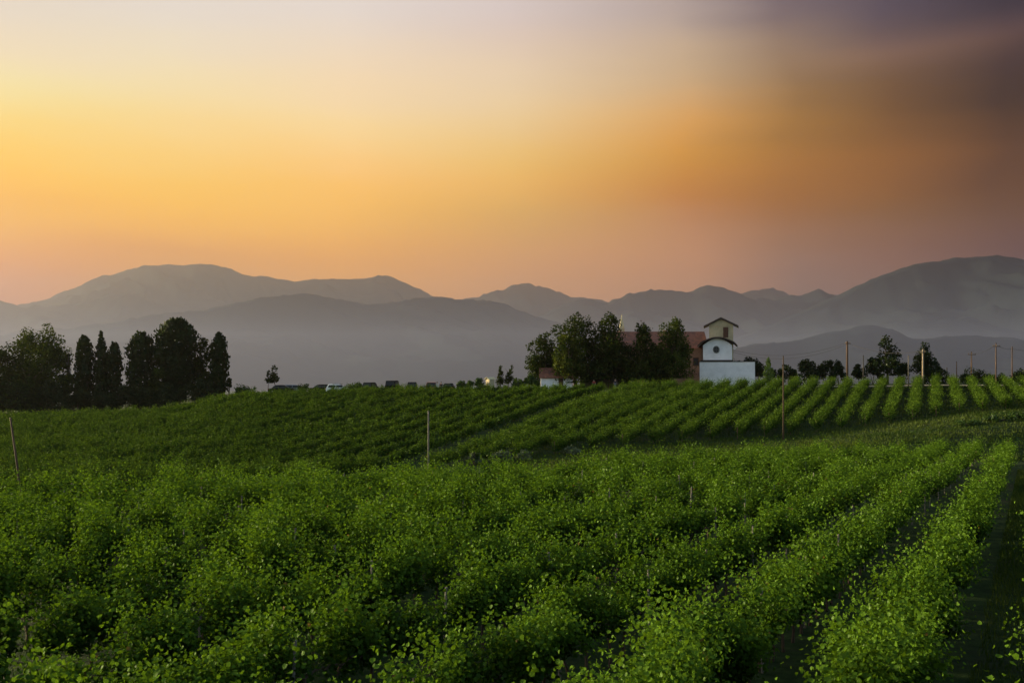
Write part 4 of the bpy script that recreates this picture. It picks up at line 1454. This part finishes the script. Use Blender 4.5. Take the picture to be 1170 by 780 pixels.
# ------------------------------------------------------------------ poles and wires
def pole(label, u, vtop, vbot, Y, r, mat, name='power_pole', arms=(), lean=0.0, cat='pole', group=None, sink=0.0):
    p = pix(u, vtop, Y)
    b = pix(u + lean, vbot, Y)
    zg = H1(b.x, Y)
    # continue the line of the pole down to the soil
    if abs(p.z - b.z) > 0.01:
        k = (p.z - zg) / (p.z - b.z)
        bx = p.x + (b.x - p.x) * k
    else:
        bx = b.x
    root = empty(name, (bx, Y, zg))
    top = Vector((p.x - bx, 0, p.z - zg))
    mb = MB().tube([(0, 0, -0.5), top * 0.5, top], [r, r * 0.88, r * 0.72], 10)
    mb.build('shaft', M[mat], root, smooth=True)
    cap = MB().tube([top + Vector((0, 0, 0.004)), top + Vector((0, 0, 0.07))], [r * 0.8, r * 0.6], 10)
    cap.build('cap', M['iron'], root)
    for (dz, half, ins) in arms:
        y = top + Vector((0, 0, -dz))
        arm = MB().box(y.x - half, y.x + half, -r - 0.1, -r + 0.004, y.z - 0.06, y.z + 0.06).build('crossarm', M['iron'] if mat == 'concrete' else M[mat], root)
        for k in range(ins):
            xx = y.x - half + 0.08 + (2 * half - 0.16) * k / max(1, ins - 1)
            MB().tube([(xx, -r - 0.05, y.z + 0.062), (xx, -r - 0.05, y.z + 0.14), (xx, -r - 0.05, y.z + 0.24)], [0.03, 0.07, 0.05], 8).build('insulator', M['concrete'], arm)
    tag(root, label, cat, group)
    return Vector((bx, Y, zg)) + top


GP = 'power poles on the crest'
t1 = pole('thick wooden power pole lit orange on its left side', 968, 390, 430, 172, 0.21, 'polewood', arms=((0.35, 0.45, 2),), group=GP)
t2 = pole('pale power pole in front of the dark rounded tree', 1054.5, 399, 441, 160.5, 0.17, 'concrete', arms=((0.5, 0.35, 2),), group=GP)
pole('thin grey post left of the pale power pole', 1038, 406, 435, 168, 0.11, 'stake', 'post', cat='post', group=GP)
pole('short dark post right of the thick wooden power pole', 986.5, 406, 428, 176, 0.11, 'iron', 'post', cat='post', group=GP)
pole('tall thin pole standing at the foot of the far slope', 895, 407, 503, 112, 0.09, 'vinewood', 'pole')
pole('thin weathered pole rising before the middle of the far slope', 489.5, 470, 524, 92, 0.09, 'stake', 'pole')
pole('leaning wooden pole at the left edge between the fields', 12, 478, 548, 58, 0.07, 'polewood', 'pole', lean=10)
t3 = pole('short brown pole left of the wide rounded hedge', 1093, 413, 432, 178, 0.10, 'polewood', group=GP)
t4 = pole('power pole with a wide crossarm above the rounded hedge', 1110, 402, 430, 190, 0.13, 'polewood', arms=((0.5, 0.75, 3),), group=GP)
t5 = pole('tall power pole with crossarm and insulators, right of the rounded hedge', 1138, 392, 434, 170, 0.12, 'polewood', arms=((0.55, 0.62, 3),), group=GP)
t6 = pole('plain tall pole nearest to the right edge of the crest', 1156.5, 396, 434, 172, 0.11, 'polewood', group=GP)
pole('faint thin mast beside the rounded dark tree', 1082, 420, 434, 195, 0.12, 'iron', 'mast', cat='mast')


def wire(label, a, b, sag, r=0.022, parent=None):
    pts = []
    for k in range(17):
        t = k / 16
        p = a.lerp(b, t)
        p.z -= sag * 4 * t * (1 - t)
        pts.append(p)
    o = MB().tube(pts, r, 5).build('power_line', M['iron'])
    tag(o, label, 'wire', 'overhead wires')
    return o


wa_ = pix(838, 400, YB - 0.2)
wire('overhead wire from the chapel eave to the wooden power pole, upper one', wa_, t1 + Vector((-0.3, 0, -0.3)), 1.5)
wire('overhead wire from the chapel eave to the wooden power pole, lower one', wa_ + Vector((0, 0, -0.35)), t1 + Vector((-0.3, 0, -0.6)), 1.8)
wire('overhead wire running from the wooden power pole to the pale pole', t1 + Vector((0.3, 0, -0.35)), t2 + Vector((-0.2, 0, -0.3)), 0.9)
wire('overhead wire from the crossarm pole to the tall pole beside it', t4 + Vector((0.3, 0, -0.3)), t5 + Vector((-0.3, 0, -0.4)), 0.4)
wire('overhead wire between the two tall poles nearest the right edge', t5 + Vector((0.3, 0, -0.4)), t6 + Vector((0, 0, -0.4)), 0.25)
wire('overhead wire leaving the last tall pole towards the right', t6 + Vector((0, 0, -0.4)), t6 + Vector((30, 10, -0.6)), 0.8)


# ------------------------------------------------------------------ vehicles
def car(label, u, Y, rz, paint, kind='hatch', rack=False, vroof=None, cat='car'):
    g = pix(u, HOR, Y)
    L_, Wd, Ht = {'hatch': (4.1, 1.74, 1.50), 'suv': (4.5, 1.85, 1.74), 'van': (4.9, 1.95, 2.0), 'sedan': (4.5, 1.76, 1.46)}[kind]
    z = H1(g.x, Y)
    root = empty('parked_car' if cat == 'car' else 'parked_van', (g.x, Y, z), rz)
    h = L_ / 2
    lo = [(-h, 0.32), (-h - 0.02, 0.62), (-h + 0.1, 0.86), (h - 0.5, 0.93), (h - 0.08, 0.80), (h, 0.55), (h - 0.03, 0.30)]
    # body: lower shell as a prism along the width with rounded edges
    if kind == 'van':
        belt = 1.15
        lo = [(-h, 0.32), (-h, 1.15), (h - 0.95, 1.15), (h - 0.15, 0.95), (h, 0.6), (h - 0.03, 0.3)]
        roof = [(-h + 0.02, 1.153), (-h + 0.12, Ht - 0.06), (-h + 0.35, Ht), (h - 1.9, Ht), (h - 1.55, Ht - 0.08), (h - 0.95, 1.153)]
    elif kind == 'sedan':
        roof = [(-h + 0.55, 0.90), (-h + 1.15, Ht - 0.05), (-h + 1.5, Ht), (h - 2.0, Ht), (h - 1.75, Ht - 0.05), (h - 0.95, 0.92)]
    else:
        roof = [(-h + 0.12, 0.90), (-h + 0.42, Ht - 0.07), (-h + 0.7, Ht), (h - 1.9, Ht), (h - 1.6, Ht - 0.06), (h - 0.85, 0.93)]
    b = MB()
    b.prism([(p[0], p[1]) for p in lo], -Wd / 2, Wd / 2, axis='y')
    body = b.build('body', M[paint], root, bevel=0.06)
    # greenhouse narrower at the top
    n = len(roof)
    def ring(sgn):
        out = []
        for (x, zz) in roof:
            t = (zz - 0.9) / (Ht - 0.9)
            out.append((x, sgn * (Wd / 2 - 0.05 - 0.17 * max(0, t)), zz))
        return out
    vs = ring(-1) + ring(1)
    fs = [tuple(range(n)), tuple(range(2 * n - 1, n - 1, -1))] + [(i, i + n, (i + 1) % n + n, (i + 1) % n) for i in range(n)]
    MB().add(vs, fs).build('cabin', M[paint], root, bevel=0.05)
    # glass, a few millimetres proud
    def quad_at(fr, sgn, x0, x1, z0, z1):
        y0 = sgn * (Wd / 2 - 0.05 - 0.17 * (z0 - 0.9) / (Ht - 0.9) + 0.006)
        y1 = sgn * (Wd / 2 - 0.05 - 0.17 * (z1 - 0.9) / (Ht - 0.9) + 0.006)
        a, c = fr
        w = MB()
        P_ = [(x0, y0, z0), (x1, y0, z0), (x1 - a, y1, z1), (x0 + c, y1, z1)]
        Q_ = [(p[0], p[1] + sgn * 0.012, p[2]) for p in P_]
        w.add(P_ + Q_, [(0, 1, 2, 3), (7, 6, 5, 4), (0, 4, 5, 1), (1, 5, 6, 2), (2, 6, 7, 3), (3, 7, 4, 0)])
        w.build('side_window', M['glassdark'], root)
    zb_ = roof[0][1] + 0.06
    zt_ = Ht - 0.14
    xm = (roof[0][0] + roof[-1][0]) / 2
    for sgn in (-1, 1):
        quad_at((0.0, 0.22), sgn, roof[0][0] + 0.2, xm - 0.04, zb_, zt_)
        quad_at((0.42, 0.0), sgn, xm + 0.04, roof[-1][0] - 0.16, zb_, zt_)
    def end_glass(name, pa, pb, sgn):
        d = Vector((pb[0] - pa[0], 0, pb[1] - pa[1]))
        nrm = Vector((-d.z, 0, d.x)).normalized() * (-sgn)
        if nrm.x * sgn < 0:
            nrm = -nrm
        A = Vector((pa[0], 0, pa[1])) + d * 0.1 + nrm * 0.006
        B = Vector((pa[0], 0, pa[1])) + d * 0.92 + nrm * 0.006
        wa, wb = Wd / 2 - 0.16, Wd / 2 - 0.28
        P_ = [A + Vector((0, -wa, 0)), A + Vector((0, wa, 0)), B + Vector((0, wb, 0)), B + Vector((0, -wb, 0))]
        Q_ = [p + nrm * 0.012 for p in P_]
        w = MB().add(P_ + Q_, [(0, 1, 2, 3), (7, 6, 5, 4), (0, 4, 5, 1), (1, 5, 6, 2), (2, 6, 7, 3), (3, 7, 4, 0)])
        w.build(name, M['glassdark'], root)
    end_glass('windscreen', roof[-1], roof[-2], 1)
    end_glass('rear_window', roof[0], roof[1], -1)
    for sx in (-h + 0.78, h - 0.82):
        for sy in (-1, 1):
            y = sy * (Wd / 2 - 0.08)
            wl = empty('wheel', (sx, y, 0.31))
            wl.parent = root
            MB().tube([(0, -0.11, 0), (0, -0.09, 0), (0, 0.09, 0), (0, 0.11, 0)], [0.26, 0.31, 0.31, 0.26], 18).build('tyre', M['rubber'], wl)
            MB().tube([(0, sy * 0.10, 0), (0, sy * 0.125, 0)], [0.19, 0.17], 14).build('rim', M['rim'], wl)
    for sy in (-1, 1):
        MB().box(h - 0.06, h + 0.012, sy * 0.62 - 0.16, sy * 0.62 + 0.16, 0.58, 0.72).build('headlight', M['lamp'], root, bevel=0.01)
        MB().box(-h - 0.03, -h + 0.05, sy * 0.72 - 0.1, sy * 0.72 + 0.1, 0.64, 0.82).build('tail_light', M['redlamp'], root, bevel=0.01)
        MB().box(h - 1.35, h - 1.2, sy * (Wd / 2 + 0.08) - 0.08, sy * (Wd / 2 + 0.08) + 0.08, 0.94, 1.06).build('side_mirror', M[paint], root, bevel=0.02)
    if rack:
        k = MB()
        for x in (-0.5, 0.35):
            k.box(x - 0.03, x + 0.03, -0.6, 0.6, Ht + 0.06, Ht + 0.10)
        for y in (-0.6, 0.6):
            k.box(-0.9, 0.8, y - 0.02, y + 0.02, Ht + 0.004, Ht + 0.058)
        k.build('roof_rack', M['iron'], root)
    tag(root, label, cat, 'vehicles parked along the crest')
    return root


car('dark car parked side on, leftmost of the parked vehicles', 322.5, 171.5, 0, 'blackpaint', 'sedan')
car('grey car with pale roof parked just right of the leftmost one', 337, 173, R(6), 'greypaint', 'hatch')
car('low dark car between the grey one and the white one', 367, 172, R(170), 'blackpaint', 'hatch')
car('white car with roof rack on the crest', 386, 171.5, R(12), 'whitepaint', 'hatch', rack=True)
car('dark boxy car right of the rounded green bush', 423.5, 171, R(80), 'blackpaint', 'suv')
car('largest black van, middle of the row of parked vehicles', 449, 170.5, R(86), 'blackpaint', 'van', cat='van')
car('dark car right of the largest black van', 471, 171.5, R(95), 'blackpaint', 'suv')
car('dark red car with its left side lit, beside two people', 493, 171, R(92), 'redpaint', 'suv')
car('black car right of the two people on the crest', 513, 171.5, R(88), 'blackpaint', 'hatch')


# ------------------------------------------------------------------ people
def person(label, u, Y, rz, top, legs, hair='hair', sc=1.0, arm_out=0.12, lean=0.0, step=0.12):
    g = pix(u, HOR, Y)
    z = H1(g.x, Y)
    root = empty('person', (g.x, Y, z), rz)
    root.scale = (sc, sc, sc)
    J = {'pel': (0, 0, 0.95), 'wst': (0, lean * 0.3, 1.10), 'che': (0, lean * 0.7, 1.32), 'nck': (0, lean, 1.47), 'hb': (0, lean - 0.01, 1.56), 'hd': (0, lean - 0.015, 1.66), 'ht': (0, lean, 1.72)}
    for s, n in ((-1, 'l'), (1, 'r')):
        J['sh' + n] = (s * 0.18, lean * 0.9, 1.40)
        J['el' + n] = (s * (0.22 + arm_out * 0.5), lean * 0.9 + 0.02, 1.12)
        J['wr' + n] = (s * (0.20 + arm_out), lean * 0.9 - 0.10, 0.88)
        J['ha' + n] = (s * (0.20 + arm_out), lean * 0.9 - 0.13, 0.80)
        J['hp' + n] = (s * 0.09, 0, 0.90)
        J['kn' + n] = (s * 0.10, -0.03 - s * step * 0.4, 0.49)
        J['an' + n] = (s * 0.11, 0.02 - s * step, 0.08)
        J['to' + n] = (s * 0.12, -0.14 - s * step, 0.03)
    Rd = {'pel': .135, 'wst': .125, 'che': .15, 'nck': .058, 'hb': .078, 'hd': .094, 'ht': .06}
    for n in 'lr':
        Rd.update({'sh' + n: .062, 'el' + n: .045, 'wr' + n: .032, 'ha' + n: .036, 'hp' + n: .095, 'kn' + n: .062, 'an' + n: .042, 'to' + n: .032})
    E = [('pel', 'wst'), ('wst', 'che'), ('che', 'nck'), ('nck', 'hb'), ('hb', 'hd'), ('hd', 'ht')]
    for n in 'lr':
        E += [('che', 'sh' + n), ('sh' + n, 'el' + n), ('el' + n, 'wr' + n), ('wr' + n, 'ha' + n), ('pel', 'hp' + n), ('hp' + n, 'kn' + n), ('kn' + n, 'an' + n), ('an' + n, 'to' + n)]

    def skin(name, keys, edges, grow, mat, root_key, sub=1):
        idx = {k: i for i, k in enumerate(keys)}
        me = bpy.data.meshes.new(name)
        me.from_pydata([J[k] for k in keys], [(idx[a], idx[b]) for a, b in edges], [])
        o = bpy.data.objects.new(name, me)
        C.objects.link(o)
        md = o.modifiers.new('skin', 'SKIN')
        if not me.skin_vertices:
            bpy.context.view_layer.objects.active = o
        lay = me.skin_vertices[0].data if me.skin_vertices else None
        if lay is None:
            bpy.data.objects.remove(o)
            return None
        for k in keys:
            r = Rd[k] + grow
            lay[idx[k]].radius = (r * (1.15 if k in ('che', 'wst', 'pel') else 1), r * (0.8 if k in ('che', 'wst') else 1))
            lay[idx[k]].use_root = (k == root_key)
        sb = o.modifiers.new('sub', 'SUBSURF')
        sb.levels = sb.render_levels = sub
        o.parent = root
        dg = bpy.context.evaluated_depsgraph_get()
        ev = o.evaluated_get(dg)
        m2 = bpy.data.meshes.new_from_object(ev)
        o.modifiers.clear()
        o.data = m2
        m2.name = name
        m2.materials.clear()
        m2.materials.append(M[mat])
        m2.polygons.foreach_set('use_smooth', [True] * len(m2.polygons))
        return o
    ks_ = list(J)
    body = skin('body', ks_, E, 0.0, 'skin', 'pel', 2)
    tk = ['wst', 'che', 'shl', 'ell', 'shr', 'elr', 'pel']
    skin('shirt', tk, [('pel', 'wst'), ('wst', 'che'), ('che', 'shl'), ('shl', 'ell'), ('che', 'shr'), ('shr', 'elr')], 0.016, top, 'wst', 2)
    lk = ['pel', 'hpl', 'knl', 'anl', 'hpr', 'knr', 'anr']
    skin('trousers', lk, [('pel', 'hpl'), ('hpl', 'knl'), ('knl', 'anl'), ('pel', 'hpr'), ('hpr', 'knr'), ('knr', 'anr')], 0.014, legs, 'pel', 2)
    # hair cap
    me = bpy.data.meshes.new('hair')
    bm = bmesh.new()
    bmesh.ops.create_uvsphere(bm, u_segments=14, v_segments=9, radius=0.108)
    for v in list(bm.verts):
        if v.co.z < -0.02 and v.co.y < 0.03:
            bm.verts.remove(v)
    bmesh.ops.translate(bm, verts=bm.verts, vec=(0, lean + 0.012, 1.675))
    bm.to_mesh(me)
    bm.free()
    link_mesh('hair', me, root, M[hair])
    tag(root, label, 'person')
    return root


try:
    person('person in pale clothes standing right of the dark red car', 499.5, 170.2, R(20), 'cloth_white', 'cloth_white')
    person('person in dark clothes beside the one in pale clothes', 504, 171, R(-30), 'cloth_dark', 'cloth_dark')
    person('person in a red top under the church trees', 678.5, 176, R(10), 'cloth_red', 'cloth_dark')
    person('person in dark clothes under the double topped tree', 703, 176, R(-15), 'cloth_dark', 'cloth_blue')
    person('person in a pink top, left one of the pair by the stone wall', 729.5, 176, R(40), 'cloth_pink', 'cloth_dark')
    person('person in pale pink, right one of the pair by the stone wall', 735, 176.5, R(-40), 'cloth_pink', 'cloth_dark')
except Exception as e:
    import traceback
    traceback.print_exc()
print('done', len(bpy.data.objects))
